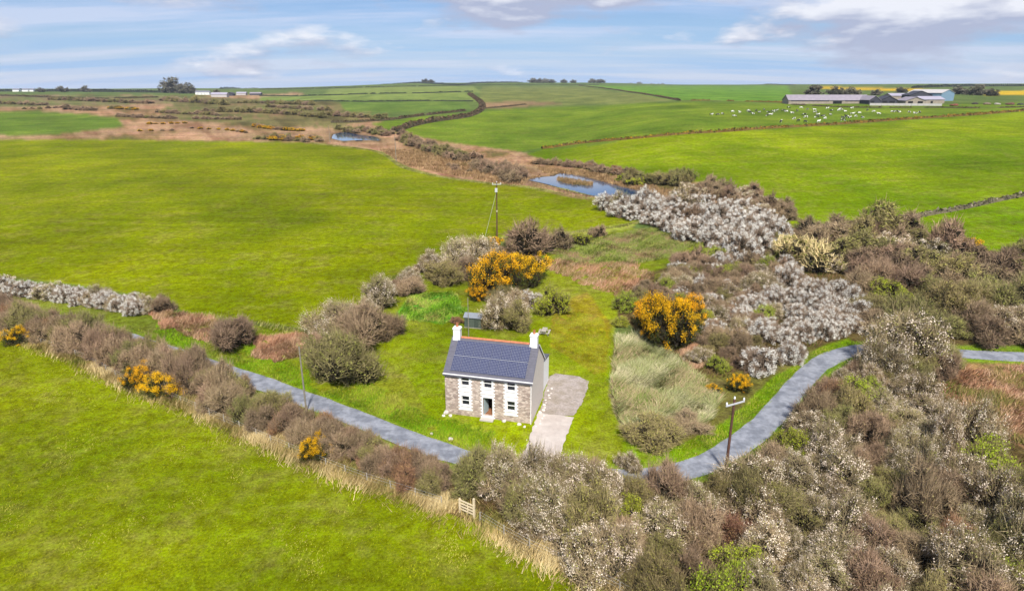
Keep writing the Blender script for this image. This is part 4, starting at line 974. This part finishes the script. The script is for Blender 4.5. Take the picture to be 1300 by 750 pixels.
# a window is a mesh part: its frame carries panes and sill
def window(x0, x1, z0, z1, low=False):
    t = .055; fr = MB(); fr.box(x0, x0 + t, .10, .2, z0, z1); fr.box(x1 - t, x1, .10, .2, z0, z1); fr.box(x0 + t, x1 - t, .10, .2, z1 - t, z1); fr.box(x0 + t, x1 - t, .10, .2, z0, z0 + t)
    zm = z0 + (z1 - z0) * .5; fr.box(x0 + t, x1 - t, .09, .195, zm - .035, zm + .035); w = fr.build('window', WHITE, house)
    for c, d in ((z0 + t, zm - .035), (zm + .035, z1 - t)): MB().box(x0 + t, x1 - t, .15, .16, c, d).build('pane', GLASS, w)
    MB().box(x0 - .1, x1 + .1, -.12, .09, z0 - .11, z0 - .004).build('sill', WHITE, w)


for i, o in enumerate(OPEN):
    if i != 4: window(*o)


def surround(cx, half, z0, z1, op):
    m = MB(); e = .045
    xs = (cx - half, op[0], op[1], cx + half)
    y0, y1 = -e, .02
    m.box(xs[0], xs[1], y0, y1, z0, z1); m.box(xs[2], xs[3], y0, y1, z0, z1)
    if op[3] < z1: m.box(xs[1], xs[2], y0, y1, op[3], z1)
    if op[2] > z0: m.box(xs[1], xs[2], y0, y1, z0, op[2])
    n = int((z1 - z0) / .19)
    for k in range(n):
        if k % 2 == 0:
            a = z0 + k * (z1 - z0) / n; b = a + (z1 - z0) / n - .01
            m.box(xs[0] - .16, xs[0] - .002, y0, y1, a, b); m.box(xs[3] + .002, xs[3] + .16, y0, y1, a, b)
    return m.build('window_surround', WHITE, house)


for i, cx in enumerate((2.41, 5.05, 7.74)):
    surround(cx, .68, 3.06, 5.10, OPEN[i])
    surround(cx, .68, (.72, .05, .72)[i], 2.98, OPEN[3 + i])
door = MB(); door.box(0, .98, -.045, 0, 0, 2.2); dj = door.build('door', mat('door_paint', A(206, 226, 230), rough=.5), house); dj.location = (4.54, .22, .37); dj.rotation_euler = (0, 0, radians(78))
MB().box(.86, .92, -.09, -.05, 1.0, 1.05).build('handle', mat('brass', (.6, .45, .2), rough=.3, metal=1), dj)
MB().box(4.28, 5.82, -.75, -.05, -.1, .16).build('doorstep', mat('pale_step', A(236, 226, 214), noise=.1), house); MB().box(4.5, 5.6, -.04, .3, .2, .349).build('threshold', mat('pale_step', None), house)
MB().box(-.14, W_ + .14, -.26, -.06, ZE - .16, ZE + .02).build('gutter', WHITE, house)
MB().tube((W_ - .07, -.09, 0), (W_ - .07, -.09, ZE - .17), .05, .05, 8).build('downpipe', WHITE, house)
# roof slopes with a thickness, slate courses as relief
SL = (ZA - ZE) / (D_ / 2 + .0); ov = .28
def zroof(y): return ZE + SL * (y if y <= D_ / 2 else D_ - y)
rf = MB(); th = .14
prof = [(-ov, zroof(-ov)), (D_ / 2, ZA), (D_ + ov, zroof(-ov)), (D_ + ov, zroof(-ov) + th), (D_ / 2, ZA + th), (-ov, zroof(-ov) + th)]
rf.prism(prof, 'x', -.12, W_ + .12)
roof = rf.build('roof', SLATE, house)
co = MB(); k = 0; yy = -ov
while yy < D_ / 2 - .1:       # slate courses: each laps the one below
    z = zroof(yy) + th; y2 = min(yy + .26, D_ / 2 - .04); z2 = zroof(y2) + th
    co.add([(-.125, yy - .01, z + .004), (W_ + .125, yy - .01, z + .004), (W_ + .125, yy - .01, z + .026), (-.125, yy - .01, z + .026), (W_ + .125, y2, z2 + .006), (-.125, y2, z2 + .006)], [(0, 1, 2, 3), (3, 2, 4, 5)])
    yy += .24
co.build('slate_courses', SLATE, roof)
nt_ = 22
for i in range(nt_):
    a = 1.0 + i * (W_ - 2.0) / nt_; b = a + (W_ - 2.0) / nt_ - .012; r = .14
    m = MB(); pr = [(D_ / 2 - .2, ZA + th - .07), (D_ / 2 - .1, ZA + th + .05), (D_ / 2, ZA + th + .10), (D_ / 2 + .1, ZA + th + .05), (D_ / 2 + .2, ZA + th - .07)]
    m.prism(pr, 'x', a, b); m.build('ridge_tile', TERRA, roof)
for cx in (.50, W_ - .50):
    c = MB(); c.box(cx - .40, cx + .40, D_ / 2 - .33, D_ / 2 + .33, ZA - .55, ZA + 1.35); ch = c.build('chimney', WHITE, house)
    b = MB(); b.box(cx - .46, cx + .46, D_ / 2 - .39, D_ / 2 + .39, ZA + 1.10, ZA + 1.24); b.build('chimney_band', WHITE, ch); MB().box(cx - .44, cx + .44, D_ / 2 - .42, D_ / 2 - .332, ZA - .55, ZA + .10).build('flashing', WHITE, ch)
    m = MB(); n = 12; prof = [(.15, 1.352), (.17, 1.40), (.13, 1.5), (.13, 1.72), (.16, 1.78), (.11, 1.78)]
    V = [(cx + q[0] * cos(2 * pi * i / n), D_ / 2 + q[0] * sin(2 * pi * i / n), ZA + q[1]) for q in prof for i in range(n)]
    m.add(V, [(j * n + i, j * n + (i + 1) % n, (j + 1) * n + (i + 1) % n, (j + 1) * n + i) for j in range(5) for i in range(n)]); m.build('chimney_pot', TERRA, ch)
# solar panels
SOLAR = solar_mat(); ALU = mat('panel_frame', (.10, .105, .13), rough=.35, metal=.3)
ang = math.atan(SL); sl_len = (D_ / 2) / cos(ang); PW, PH = 1.085, 1.90; px0 = .72
me_p = bpy.data.meshes.new('solar_panel'); me_p.from_pydata([(0, 0, 0), (PW - .03, 0, 0), (PW - .03, PH - .03, 0), (0, PH - .03, 0)], [], [(0, 1, 2, 3)]); me_p.materials.append(SOLAR)
uv = me_p.uv_layers.new(name='UV')
for i, c in enumerate([(0, 0), (1, 0), (1, 1), (0, 1)]): uv.data[i].uv = c
fm = MB(); fm.box(-.012, PW - .018, -.012, PH - .018, -.05, -.004); me_f = fm.mesh('panel_frame', ALU)
for rw in range(2):
    for cl in range(8):
        s0 = .54 + rw * (PH + .02); y = -ov + s0 * cos(ang); z = zroof(-ov) + th + s0 * sin(ang)
        o = link('solar_panel', me_p, house); o.location = (px0 + cl * PW - (.04 if rw == 0 else 0), y - sin(ang) * .12, z + cos(ang) * .12); o.rotation_euler = (ang, 0, 0)
        link('panel_frame', me_f, o)
STEELP = mat('panel_rail', (.45, .46, .50), rough=.5)
MB().box(px0 - .04, px0 + 8 * PW - .05, 0, .025, 0, .03).build('panel_rail', STEELP, house)
lr_ = house.children[-1] if False else [o for o in COL.objects if o.name.startswith('panel_rail')][-1]
s0 = .54 + PH - .045; lr_.location = (0, -ov + s0 * cos(ang) - sin(ang) * .12, zroof(-ov) + th + s0 * sin(ang) + cos(ang) * .12); lr_.rotation_euler = (ang, 0, 0)
# white lean-to behind
ext = MB(); ex0, ex1, ed = 5.4, W_ - .25, 4.6
zt0, zt1 = 4.35, 3.55
ext.add([(ex0, D_ + .01, -.3), (ex1, D_ + .01, -.3), (ex1, D_ + ed, -.3), (ex0, D_ + ed, -.3), (ex0, D_ + .01, zt0), (ex1, D_ + .01, zt0), (ex1, D_ + ed, zt1), (ex0, D_ + ed, zt1)], [(0, 3, 7, 4), (1, 5, 6, 2), (2, 6, 7, 3), (4, 7, 6, 5)])
ext.build('lean_to_wall', WHITE, house)
er = MB(); er.add([(ex0 - .1, D_ + .02, zt0 + .02), (ex1 + .06, D_ + .02, zt0 + .02), (ex1 + .06, D_ + ed + .15, zt1 - .01), (ex0 - .1, D_ + ed + .15, zt1 - .01), (ex0 - .1, D_ + .02, zt0 + .14), (ex1 + .06, D_ + .02, zt0 + .14), (ex1 + .06, D_ + ed + .15, zt1 + .11), (ex0 - .1, D_ + ed + .15, zt1 + .11)], [(4, 5, 6, 7), (0, 1, 5, 4), (1, 2, 6, 5), (2, 3, 7, 6), (3, 0, 4, 7), (0, 3, 2, 1)])
er.build('lean_to_roof', SLATE, house)
bb = MB()
for a, b in (((0, 0), (1, 0)),):
    bb.prism([(D_ / 2, ZA - .02), (D_ + ov, zroof(-ov) - .02), (D_ + ov, zroof(-ov) + th + .02), (D_ / 2, ZA + th + .02)], 'x', W_ + .122, W_ + .15)
bb.build('bargeboard', WHITE, house)


def hw(x, y): return (hx + x * cos(YAW) - y * sin(YAW), hy + x * sin(YAW) + y * cos(YAW))


# drive: concrete apron below, grey gravel above
GRAV = mat('drive_gravel', A(200, 186, 176, .60), rough=.9, noise=.28, nscale=5, bump=.4, vary=(A(180, 166, 150, .6), .7))
CONC = mat('drive_concrete', A(244, 230, 218, .55), rough=.85, noise=.10, nscale=1.5, vary=(A(236, 220, 208, .52), .5))
drape_poly('gravel_drive', P([(684, 526), (690, 505), (697, 478), (706, 474), (735, 478), (748, 484), (744, 500), (736, 516), (729, 528)]), .035, GRAV)
drape_poly('concrete_drive', P([(683, 524), (728, 530), (718, 558), (708, 588), (690, 597), (655, 592), (668, 568), (676, 545)]), .05, CONC)

# stones
ROCKS = []
for s in range(4):
    bm = bmesh.new(); bmesh.ops.create_icosphere(bm, subdivisions=2, radius=.5); rg = random.Random(s)
    for v in bm.verts: v.co *= 1 + .25 * math.sin(v.co.x * 7 + s * 2) * math.cos(v.co.y * 6 + s) + rg.uniform(-.06, .06); v.co.z *= .7
    me = bpy.data.meshes.new('stone'); bm.to_mesh(me); bm.free(); me.materials.append(mat('pale_stone', A(236, 226, 216, .7), rough=.9, noise=.2, nscale=3, objvar=.15)); ROCKS.append(me)


def rock(x, y, s, label, group=None):
    o = link('stone', random.choice(ROCKS)); o.location = (x, y, gz(x, y) + s * .12); o.scale = (s, s * .8, s); o.rotation_euler = (0, 0, random.uniform(0, 6)); tag(o, label, 'stone', group)


for px, py, w, lb in [(567, 524, 9, 'large white stone at the left corner of the house'), (572, 528, 6, 'flat white stone beside the large corner stone'), (563, 528, 5, 'small white stone beside the large corner stone'), (640, 535, 6, 'white stone on the grass right of the doorstep'), (659, 539, 6, 'white stone under the right front window'),
                      (666, 542, 4, 'small white stone near the downpipe'), (572, 558, 7, 'white stone on the grass edge of the lane'), (548, 551, 5, 'small white stone beside the lane'), (625, 613, 6, 'white stone under the hedge opposite the house'), (622, 601, 9, 'big grey-white boulder in the hedge gap')]:
    x, y = at(px, py); rock(x, y, metres(w, x, y), lb)
for i in range(16):
    x, y = hw(W_ + .55 + random.uniform(-.3, .45), -.4 + i * .62); rock(x, y, random.uniform(.22, .5), 'rough kerb stone in the row along the gable wall', 'stones along the gable')

# ------------------------------------------------------------------ shed, picnic table, poles
WOODG = mat('weathered_wood', A(206, 196, 178, .62), noise=.25, nscale=5); SHEDG = mat('shed_green', A(104, 116, 104), noise=.2, nscale=4); FELT = mat('shed_felt', A(160, 166, 176), noise=.15, nscale=3)
sx_, sy_ = at(602, 414); shed = empty('garden_shed', (sx_, sy_, gz(sx_, sy_)), -.22, 'small grey-green shed with pale felt roof behind the house', 'shed')
m = MB(); m.box(-1.35, 1.35, -.9, .9, 0, .08); m.build('base', WOODG, shed)
for i in range(9): MB().box(-1.3 + i * .289, -1.3 + i * .289 + .27, -.86, -.82, .08, 1.75).build('plank', SHEDG, shed)
m = MB(); m.add([(-1.28, -.82, .08), (-1.28, .84, .08), (-1.28, .84, 1.7), (-1.28, 0, 2.12), (-1.28, -.82, 1.7)], [(0, 1, 2, 3, 4)]); m.add([(1.28, -.82, .08), (1.28, .84, .08), (1.28, .84, 1.7), (1.28, 0, 2.12), (1.28, -.82, 1.7)], [(0, 1, 2, 3, 4)]); m.add([(-1.28, .84, .08), (1.28, .84, .08), (1.28, .84, 1.7), (-1.28, .84, 1.7)], [(0, 1, 2, 3)]); m.build('walls', SHEDG, shed)
m = MB(); m.prism([(-1.02, 1.66), (0, 2.17), (1.02, 1.66), (1.02, 1.72), (0, 2.24), (-1.02, 1.72)], 'x', -1.45, 1.45); m.build('roof', FELT, shed)
MB().box(.25, .95, -.885, -.862, .1, 1.62).build('door', mat('shed_door', A(86, 98, 88), noise=.2), shed)

px_, py_ = at(691, 424); pt = empty('picnic_table', (px_, py_, gz(px_, py_)), radians(78), 'weathered wooden picnic table on the back lawn', 'table')
for i in range(5): MB().box(-.9, .9, -.36 + i * .146, -.36 + i * .146 + .135, .72, .76).build('top_plank', WOODG, pt)
for s in (-1, 1):
    for k in range(2): MB().box(-.9, .9, s * .72 - .14 + k * .142, s * .72 - .14 + k * .142 + .135, .42, .455).build('seat_plank', WOODG, pt)
    m = MB(); m.box(s * .62 - .045, s * .62 + .045, -.86, .86, .34, .418); m.build('seat_bearer', WOODG, pt)
    for q in (-1, 1):
        m = MB(); m.tube((s * .70, q * .72, 0), (s * .70, q * .22, .72), .045, .045, 4); m.build('leg', WOODG, pt)

POLEB = mat('pole_brown', A(120, 84, 70), noise=.25, nscale=5); POLEG = mat('pole_grey', A(168, 160, 144), noise=.2, nscale=5); STEEL = mat('galvanised', (.62, .63, .64), rough=.45, metal=.3); CERAM = mat('insulator', (.75, .75, .74), rough=.3)


def pole(px, py, top_py, r, m_, label, arm=0, armrz=0.0, box=False, stay=None, cat='utility pole'):
    x, y = at(px, py); z = gz(x, y); v = -(top_py - 375) / FPX
    h = CAM_H + y * (-SP + v * CP) / (CP + v * SP) - z
    p = empty('utility_pole', (x, y, z), armrz, label, cat)
    mb = MB(); n = 6
    mb.tube((0, 0, -.3), (0, 0, h), r, r * .72, 10); mb.build('shaft', m_, p)
    if arm:
        a = MB(); a.box(-arm, arm, -r - .06, -r + .04, h - .42, h - .30).build('crossarm', STEEL, p)
        for k in (-arm * .93, 0, arm * .93):
            i = MB(); zb = h - .298 if k else h + .002
            i.tube((k, -r * (1 if k else 0), zb), (k, -r * (1 if k else 0), zb + .10), .03, .03, 6); i.tube((k, -r * (1 if k else 0), zb + .10), (k, -r * (1 if k else 0), zb + .3), .10, .07, 8); i.build('insulator', CERAM, p)
    if box:
        MB().box(-.45, .1, -r - .42, -r - .01, h - 2.1, h - 1.2).build('transformer', STEEL, p); MB().box(-.14, .14, -r - .03, -r * .6, h * .48, h * .48 + .35).build('sign_plate', mat('sign_yellow', A(236, 226, 190)), p)
    if stay: MB().tube((0, 0, h * .85), stay, .025, .025, 4).build('stay_wire', STEEL, p)
    return p


pole(921, 600, 507, .15, POLEB, 'brown wooden power pole with white crossarm beside the lane', 1.15, radians(26))
pole(631, 302, 232, .17, POLEB, 'tall dark power pole with transformer at the left field edge', 1.0, radians(8), True, (-3.0, -.6, 0))
pole(389, 522, 440, .11, POLEG, 'plain grey pole standing in the lane-side hedge')
pole(595, 428, 378, .07, POLEG, 'thin grey pole between house and shed')
pole(503, 206, 172, .15, POLEG, 'distant grey pole on the edge of the rushes')
pole(419, 181, 160, .15, POLEG, 'distant pale pole beside the smaller pond')

# ------------------------------------------------------------------ field gate and wire fence
WOODP = mat('pale_wood', A(236, 216, 180, .8), noise=.2, nscale=6)
g0, g1 = at(584, 650), at(602, 658); gl = math.hypot(g1[0] - g0[0], g1[1] - g0[1]); gr = math.atan2(g1[1] - g0[1], g1[0] - g0[0])
gate = empty('field_gate', (g0[0], g0[1], gz(*g0)), gr, 'small pale wooden gate in the near field hedge', 'gate')
MB().box(-.07, .07, -.07, .07, -.2, 1.45).build('gate_post', WOODP, gate); MB().box(gl - .08, gl + .08, -.08, .08, -.2, 2.05).build('gate_post', WOODP, gate)
for k in range(4): MB().box(.072, gl - .082, -.025, .025, .34 + k * .30, .34 + k * .30 + .13).build('rail', WOODP, gate)
MB().box(gl * .55, gl * .55 + .10, -.06, -.027, .05, 1.2).build('brace', WOODP, gate)
fe_line = spline(P([(0, 424), (60, 440), (107, 457), (160, 485), (213, 505), (303, 545), (399, 586), (463, 611), (507, 625), (584, 650)]), .25); fe2 = spline(P([(601, 656), (640, 680), (676, 699), (722, 720), (790, 753), (840, 785)]), .25)
for ln, lb in ((fe_line, 'wire fence with weathered posts along the roadside hedge'), (fe2, 'wire fence with weathered posts below the gate')):
    z0 = gz(*ln[0]); fe = empty('wire_fence', (ln[0][0], ln[0][1], z0), 0, lb, 'fence'); d = np.concatenate([[0], np.cumsum(np.hypot(*np.diff(ln, axis=0).T))]); posts = []
    for s in np.arange(.8, d[-1] - .8, 2.7):
        i = int(np.searchsorted(d, s)); x, y = ln[i] - ln[0]; z = gz(*ln[i]) - z0; posts.append((x, y, z))
        l1, l2 = random.uniform(-.06, .06), random.uniform(-.06, .06)
        MB().tube((x, y, z - .2), (x + l1, y + l2, z + random.uniform(.95, 1.15)), .05, .045, 6).build('post', WOODG, fe)
    for hz in (.35, .7, 1.0):
        m = MB()
        for a, b in zip(posts, posts[1:]): m.tube((a[0], a[1], a[2] + hz), (b[0], b[1], b[2] + hz), .005, .005, 3)
        m.build('wire', STEEL, fe)

# ------------------------------------------------------------------ farms
TIN = mat('tin_roof', A(178, 168, 178), rough=.7, noise=.15, nscale=.4); TIND = mat('dark_cladding', A(84, 84, 96), noise=.2, nscale=.4); BLUE = mat('blue_cladding', A(150, 182, 208), rough=.6, noise=.06, nscale=.3)
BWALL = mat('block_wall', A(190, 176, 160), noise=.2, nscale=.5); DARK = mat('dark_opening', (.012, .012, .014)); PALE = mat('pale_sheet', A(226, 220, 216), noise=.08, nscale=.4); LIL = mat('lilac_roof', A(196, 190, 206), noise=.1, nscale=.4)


def barn(px, py, w_px, dep, eave, rise, rz, wall, roofm, label, gable=True, doors=(), open_front=0.0, cat='barn'):
    """gable=True: the ridge runs away from the viewer so the gable end faces us"""
    x, y = at(px, py); w = metres(w_px, x, y); z = gz(x, y) - .2; b = empty('barn', (x, y, z), rz, label, cat)
    hwid = w / 2; t = .25
    if gable:
        m = MB(); m.add([(-hwid, 0, -3), (hwid, 0, -3), (hwid, 0, eave), (0, 0, eave + rise), (-hwid, 0, eave)], [(0, 1, 2, 3, 4)]); m.add([(-hwid, dep, -3), (hwid, dep, -3), (hwid, dep, eave), (0, dep, eave + rise), (-hwid, dep, eave)], [(0, 1, 2, 3, 4)])
        m.add([(-hwid, 0, -3), (-hwid, dep, -3), (-hwid, dep, eave), (-hwid, 0, eave)], [(0, 1, 2, 3)]); m.add([(hwid, 0, -3), (hwid, dep, -3), (hwid, dep, eave), (hwid, 0, eave)], [(0, 1, 2, 3)]); m.build('wall', wall, b)
        r = MB(); o = .5; k = rise / hwid
        r.prism([(-hwid - o, eave - o * k + .02), (0, eave + rise + .02), (hwid + o, eave - o * k + .02), (hwid + o, eave - o * k + t), (0, eave + rise + t), (-hwid - o, eave - o * k + t)], 'y', -o, dep + o); r.build('roof', roofm, b)
    else:
        m = MB(); m.add([(-hwid, 0, -3), (hwid, 0, -3), (hwid, 0, eave), (-hwid, 0, eave)], [(0, 1, 2, 3)]); m.add([(-hwid, dep, -3), (hwid, dep, -3), (hwid, dep, eave), (-hwid, dep, eave)], [(0, 1, 2, 3)])
        for s in (-hwid, hwid): m.add([(s, 0, -3), (s, dep, -3), (s, dep, eave), (s, dep / 2, eave + rise), (s, 0, eave)], [(0, 1, 2, 3, 4)])
        m.build('wall', wall, b); r = MB(); o = .5; k = rise / (dep / 2)
        r.prism([(-o, eave - o * k + .02), (dep / 2, eave + rise + .02), (dep + o, eave - o * k + .02), (dep + o, eave - o * k + t), (dep / 2, eave + rise + t), (-o, eave - o * k + t)], 'x', -hwid - o, hwid + o); r.build('roof', roofm, b)
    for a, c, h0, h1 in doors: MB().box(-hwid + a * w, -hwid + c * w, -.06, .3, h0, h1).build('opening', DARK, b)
    return b


barn(1052, 132, 100, 16, 3.2, 4.2, -.06, BWALL, TIN, 'long low barn with lilac-grey roof left of the farm yard', False, ((.55, .66, .2, 2.6), (.03, .5, 2.2, 3.0), (.7, .97, 2.2, 3.0)))
barn(1110, 132.5, 14, 24, 3.6, 3.2, .0, TIND, TIN, 'dark gabled shed joined to the end of the long barn', True, ((.15, .45, 0, 3.0),))
barn(1128, 132, 19, 22, 3.2, 3.2, -.25, TIND, TIND, 'dark gabled shed with pale roof edge in the yard middle', True, ((.1, .4, 0, 2.6), (.52, .86, 0, 2.6)))
barn(1162, 132.5, 24, 18, 3.0, 2.8, -.1, BWALL, TIN, 'broad low shed with two dark openings on the yard front', True, ((.12, .36, .6, 2.6), (.6, .86, .6, 2.6)))
barn(1184, 131.5, 30, 14, 3.4, 2.4, .05, BWALL, LIL, 'pale lilac-roofed shed before the tall blue barn', False, ((.4, .5, 0, 2.2),))
barn(1168, 128.5, 26, 20, 5.5, 3.6, -.2, TIND, TIND, 'dark blue-grey roofed shed at the back of the yard', True)
barn(1202, 128.5, 34, 30, 7.4, 3.0, radians(33), BLUE, PALE, 'tall light blue clad barn with white roof', True)
barn(1146, 127, 30, 14, 4.0, 2.2, 0, BWALL, LIL, 'lilac-roofed shed behind the dark sheds', False)
wl = MB(); a = at(1104, 134.2); b = at(1196, 134.6); wl.tube((0, 0, 0), (1, 0, 0), .1, .1)
L1 = math.hypot(b[0] - a[0], b[1] - a[1]); yw = empty('yard_wall', (a[0], a[1], gz(*a)), math.atan2(b[1] - a[1], b[0] - a[0]), 'long white wall along the front of the farm yard', 'wall')
for k in range(12): MB().box(k * L1 / 12, (k + 1) * L1 / 12 - .15, 0, .3, -2, 1.9).build('wall_panel', PALE, yw)
for i, (px, py, s, c, lb) in enumerate([(1211, 134.6, 3.0, A(150, 90, 70), 'rusty red heap right of the yard wall'), (1238, 132.5, 2.6, A(90, 80, 76), 'dark machinery heap beside the blue barn'), (1252, 133, 3.0, A(150, 130, 110), 'brown muck heap beyond the blue barn'), (1266, 133, 2.4, A(200, 190, 180), 'pale wrapped bale heap beyond the blue barn'), (1282, 133.2, 3.2, A(130, 90, 76), 'red-brown heap at the farm end'), (1296, 133.4, 2.6, A(90, 96, 80), 'dark green heap at the farm end')]):
    x, y = at(px, py); me = ROCKS[i % 4].copy(); me.materials.clear(); me.materials.append(mat('heap_%d' % i, c, noise=.3, nscale=2)); o = link('heap', me); o.location = (x, y, gz(x, y) + s * .2); o.scale = (s * 2.2, s * 1.6, s); tag(o, lb, 'heap')
# far left farm
barn(257, 120.5, 18, 9, 5.0, 2.6, -.05, WHITE, mat('grey_roof', A(150, 150, 160)), 'white farmhouse with grey roof on the far left slope', False, ((.15, .22, 1, 2.2), (.4, .47, 1, 2.2), (.65, .72, 1, 2.2)), cat='house')
barn(278, 123.5, 19, 14, 4.6, 3.0, .12, PALE, LIL, 'pale grey barn below the white farmhouse', False)
barn(292, 122, 7, 12, 4.0, 2.5, .0, TIND, TIND, 'dark gable beside the pale grey barn', True)
barn(306, 121, 12, 9, 3.6, 2.2, .0, PALE, LIL, 'small light shed right of the pale barn', False)
barn(324, 121, 14, 9, 3.2, 2.0, .0, TIND, TIN, 'low dark shed at the end of the far farm', False)
for px, w, lb in [(20, 8, 'tiny white cottage on the far left skyline'), (32, 8, 'second tiny cottage on the far left skyline'), (40, 5, 'smallest white outhouse on the far left skyline')]:
    barn(px, 116.6, w, 9, 4.5, 3, 0, WHITE, mat('grey_roof', None), lb, False, cat='house')

# ------------------------------------------------------------------ cows
def cow_mesh(pose, seed):
    me = bpy.data.meshes.new('cow_skeleton'); hz = 1.02
    if pose == 'lie': hz = .52
    V = [(-.85, 0, hz), (-.3, 0, hz - .03), (.35, 0, hz), (.8, 0, hz + .08)]; Rr = [.30, .37, .37, .28]; Ed = [(0, 1), (1, 2), (2, 3)]
    if pose == 'graze': hd = [(1.08, 0, hz - .20), (1.28, 0, .45), (1.40, 0, .16)]
    else: hd = [(1.05, 0, hz + .30), (1.25, 0, hz + .48), (1.62, 0, hz + .34)]
    for i, h in enumerate(hd): V.append(h); Rr.append((.20, .17, .11)[i]); Ed.append((3 if i == 0 else len(V) - 2, len(V) - 1))
    hdi = len(V) - 2
    for s in (-1, 1): V.append((V[hdi][0] - .05, s * .30, V[hdi][2] + .06)); Rr.append(.05); Ed.append((hdi, len(V) - 1))
    V.append((-1.08, 0, hz + .1)); Rr.append(.06); Ed.append((0, len(V) - 1)); V.append((-1.14, 0, hz - .5)); Rr.append(.04); Ed.append((len(V) - 2, len(V) - 1))
    for bx, root in ((-.78, 0), (.72, 3)):
        for s in (-1, 1):
            if pose == 'lie': ch = [(bx + .05, s * .3, .3), (bx + .35, s * .42, .12), (bx + .05, s * .46, .08)]
            else: ch = [(bx, s * .20, hz - .28), (bx + (-.08 if bx < 0 else .03), s * .21, .48), (bx + .02, s * .21, .06)]
            pv = root
            for i, q in enumerate(ch): V.append(q); Rr.append((.15, .08, .07)[i]); Ed.append((pv, len(V) - 1)); pv = len(V) - 1
    me.from_pydata(V, Ed, []); o = bpy.data.objects.new('cow_skeleton', me); COL.objects.link(o)
    md = o.modifiers.new('skin', 'SKIN')
    for i, r in enumerate(Rr): me.skin_vertices[0].data[i].radius = (r, r)
    me.skin_vertices[0].data[1].use_root = True
    sb = o.modifiers.new('sub', 'SUBSURF'); sb.levels = 1; sb.render_levels = 1
    bpy.context.view_layer.update(); dg = bpy.context.evaluated_depsgraph_get(); r = bpy.data.meshes.new_from_object(o.evaluated_get(dg)); bpy.data.objects.remove(o)
    return r


def cow_mat(name, thr):
    m = bpy.data.materials.new(name); m.use_nodes = True; nt = m.node_tree; N = nt.nodes; L = nt.links; b = N['Principled BSDF']; b.inputs['Roughness'].default_value = .8
    tc = N.new('ShaderNodeTexCoord'); oi = N.new('ShaderNodeObjectInfo'); ad = N.new('ShaderNodeVectorMath'); ad.operation = 'ADD'; sc = N.new('ShaderNodeMath'); sc.operation = 'MULTIPLY'; sc.inputs[1].default_value = 50; L.new(oi.outputs['Random'], sc.inputs[0])
    L.new(tc.outputs['Object'], ad.inputs[0]); L.new(sc.outputs[0], ad.inputs[1]); n = N.new('ShaderNodeTexNoise'); n.inputs['Scale'].default_value = 1.3; n.inputs['Detail'].default_value = 1; L.new(ad.outputs[0], n.inputs['Vector'])
    cr = N.new('ShaderNodeValToRGB'); cr.color_ramp.interpolation = 'CONSTANT'; cr.color_ramp.elements[0].color = (.02, .018, .018, 1); cr.color_ramp.elements[1].position = thr; cr.color_ramp.elements[1].color = (.75, .72, .68, 1); L.new(n.outputs['Fac'], cr.inputs['Fac']); L.new(cr.outputs[0], b.inputs['Base Color']); return m


CM = {'black and white': cow_mat('cow_mixed', .54), 'mostly white': cow_mat('cow_pale', .45), 'mostly black': cow_mat('cow_dark', .64)}
CW = {}
for pz in ('stand', 'graze', 'lie'):
    base = cow_mesh(pz, 1)
    for nm, mm in CM.items():
        c = base.copy(); c.materials.clear(); c.materials.append(mm); CW[(pz, nm)] = c
COWS = [(903, 147), (911, 147), (917, 146), (930, 143), (932, 149), (939, 144), (950, 142), (952, 143), (956, 145), (960, 142), (964, 144), (970, 141), (975, 144), (978, 146), (974, 148), (981, 143), (985, 142), (991, 156), (994, 142), (998, 142), (1001, 138), (1006, 144), (1008, 152), (1012, 142), (1013, 155), (1017, 138), (1021, 147), (1022, 156), (1023, 150), (1025, 140), (1034, 141), (1035, 144), (1037, 150), (1038, 146), (1039, 156), (1044, 148), (1047, 151), (1050, 139), (1054, 147), (1055, 141), (1065, 141), (1067, 140), (1070, 154), (1071, 150), (1073, 142), (1075, 148), (1078, 150), (1081, 138), (1082, 146), (1086, 149), (1091, 144), (1095, 150), (1101, 141), (1109, 143), (1116, 145), (1133, 142.5), (1138, 143), (1142, 143), (1154, 144), (1162, 144.5), (1167, 144)]
PZ = {'stand': 'cow standing', 'graze': 'cow grazing', 'lie': 'cow lying'}
for i, (px, py) in enumerate(COWS):
    x, y = at(px, py); pz = random.choice(['stand', 'graze', 'graze', 'lie']); nm = random.choice(list(CM)); o = link('cow', CW[(pz, nm)]); o.location = (x, y, gz(x, y)); o.rotation_euler = (0, 0, random.choice([0, pi]) + random.uniform(-.9, .9)); o.scale = (1.1,) * 3
    tag(o, nm + ' ' + PZ[pz] + ' with the herd in the field before the farm', 'cow', nm + ' cows ' + pz)

# ------------------------------------------------------------------ the air
hz = MB(); hz.box(-9500, 9500, -300, 9300, -3, 75); hm = bpy.data.materials.new('haze_air'); hm.use_nodes = True; hn = hm.node_tree.nodes; hn.clear()
ho = hn.new('ShaderNodeOutputMaterial'); hv = hn.new('ShaderNodeVolumePrincipled'); hv.inputs['Color'].default_value = (.80, .88, 1.0, 1); hv.inputs['Density'].default_value = 0.00006; hv.inputs['Anisotropy'].default_value = 0.0
hm.node_tree.links.new(hv.outputs[0], ho.inputs['Volume']); tag(hz.build('haze', hm), kind='stuff')
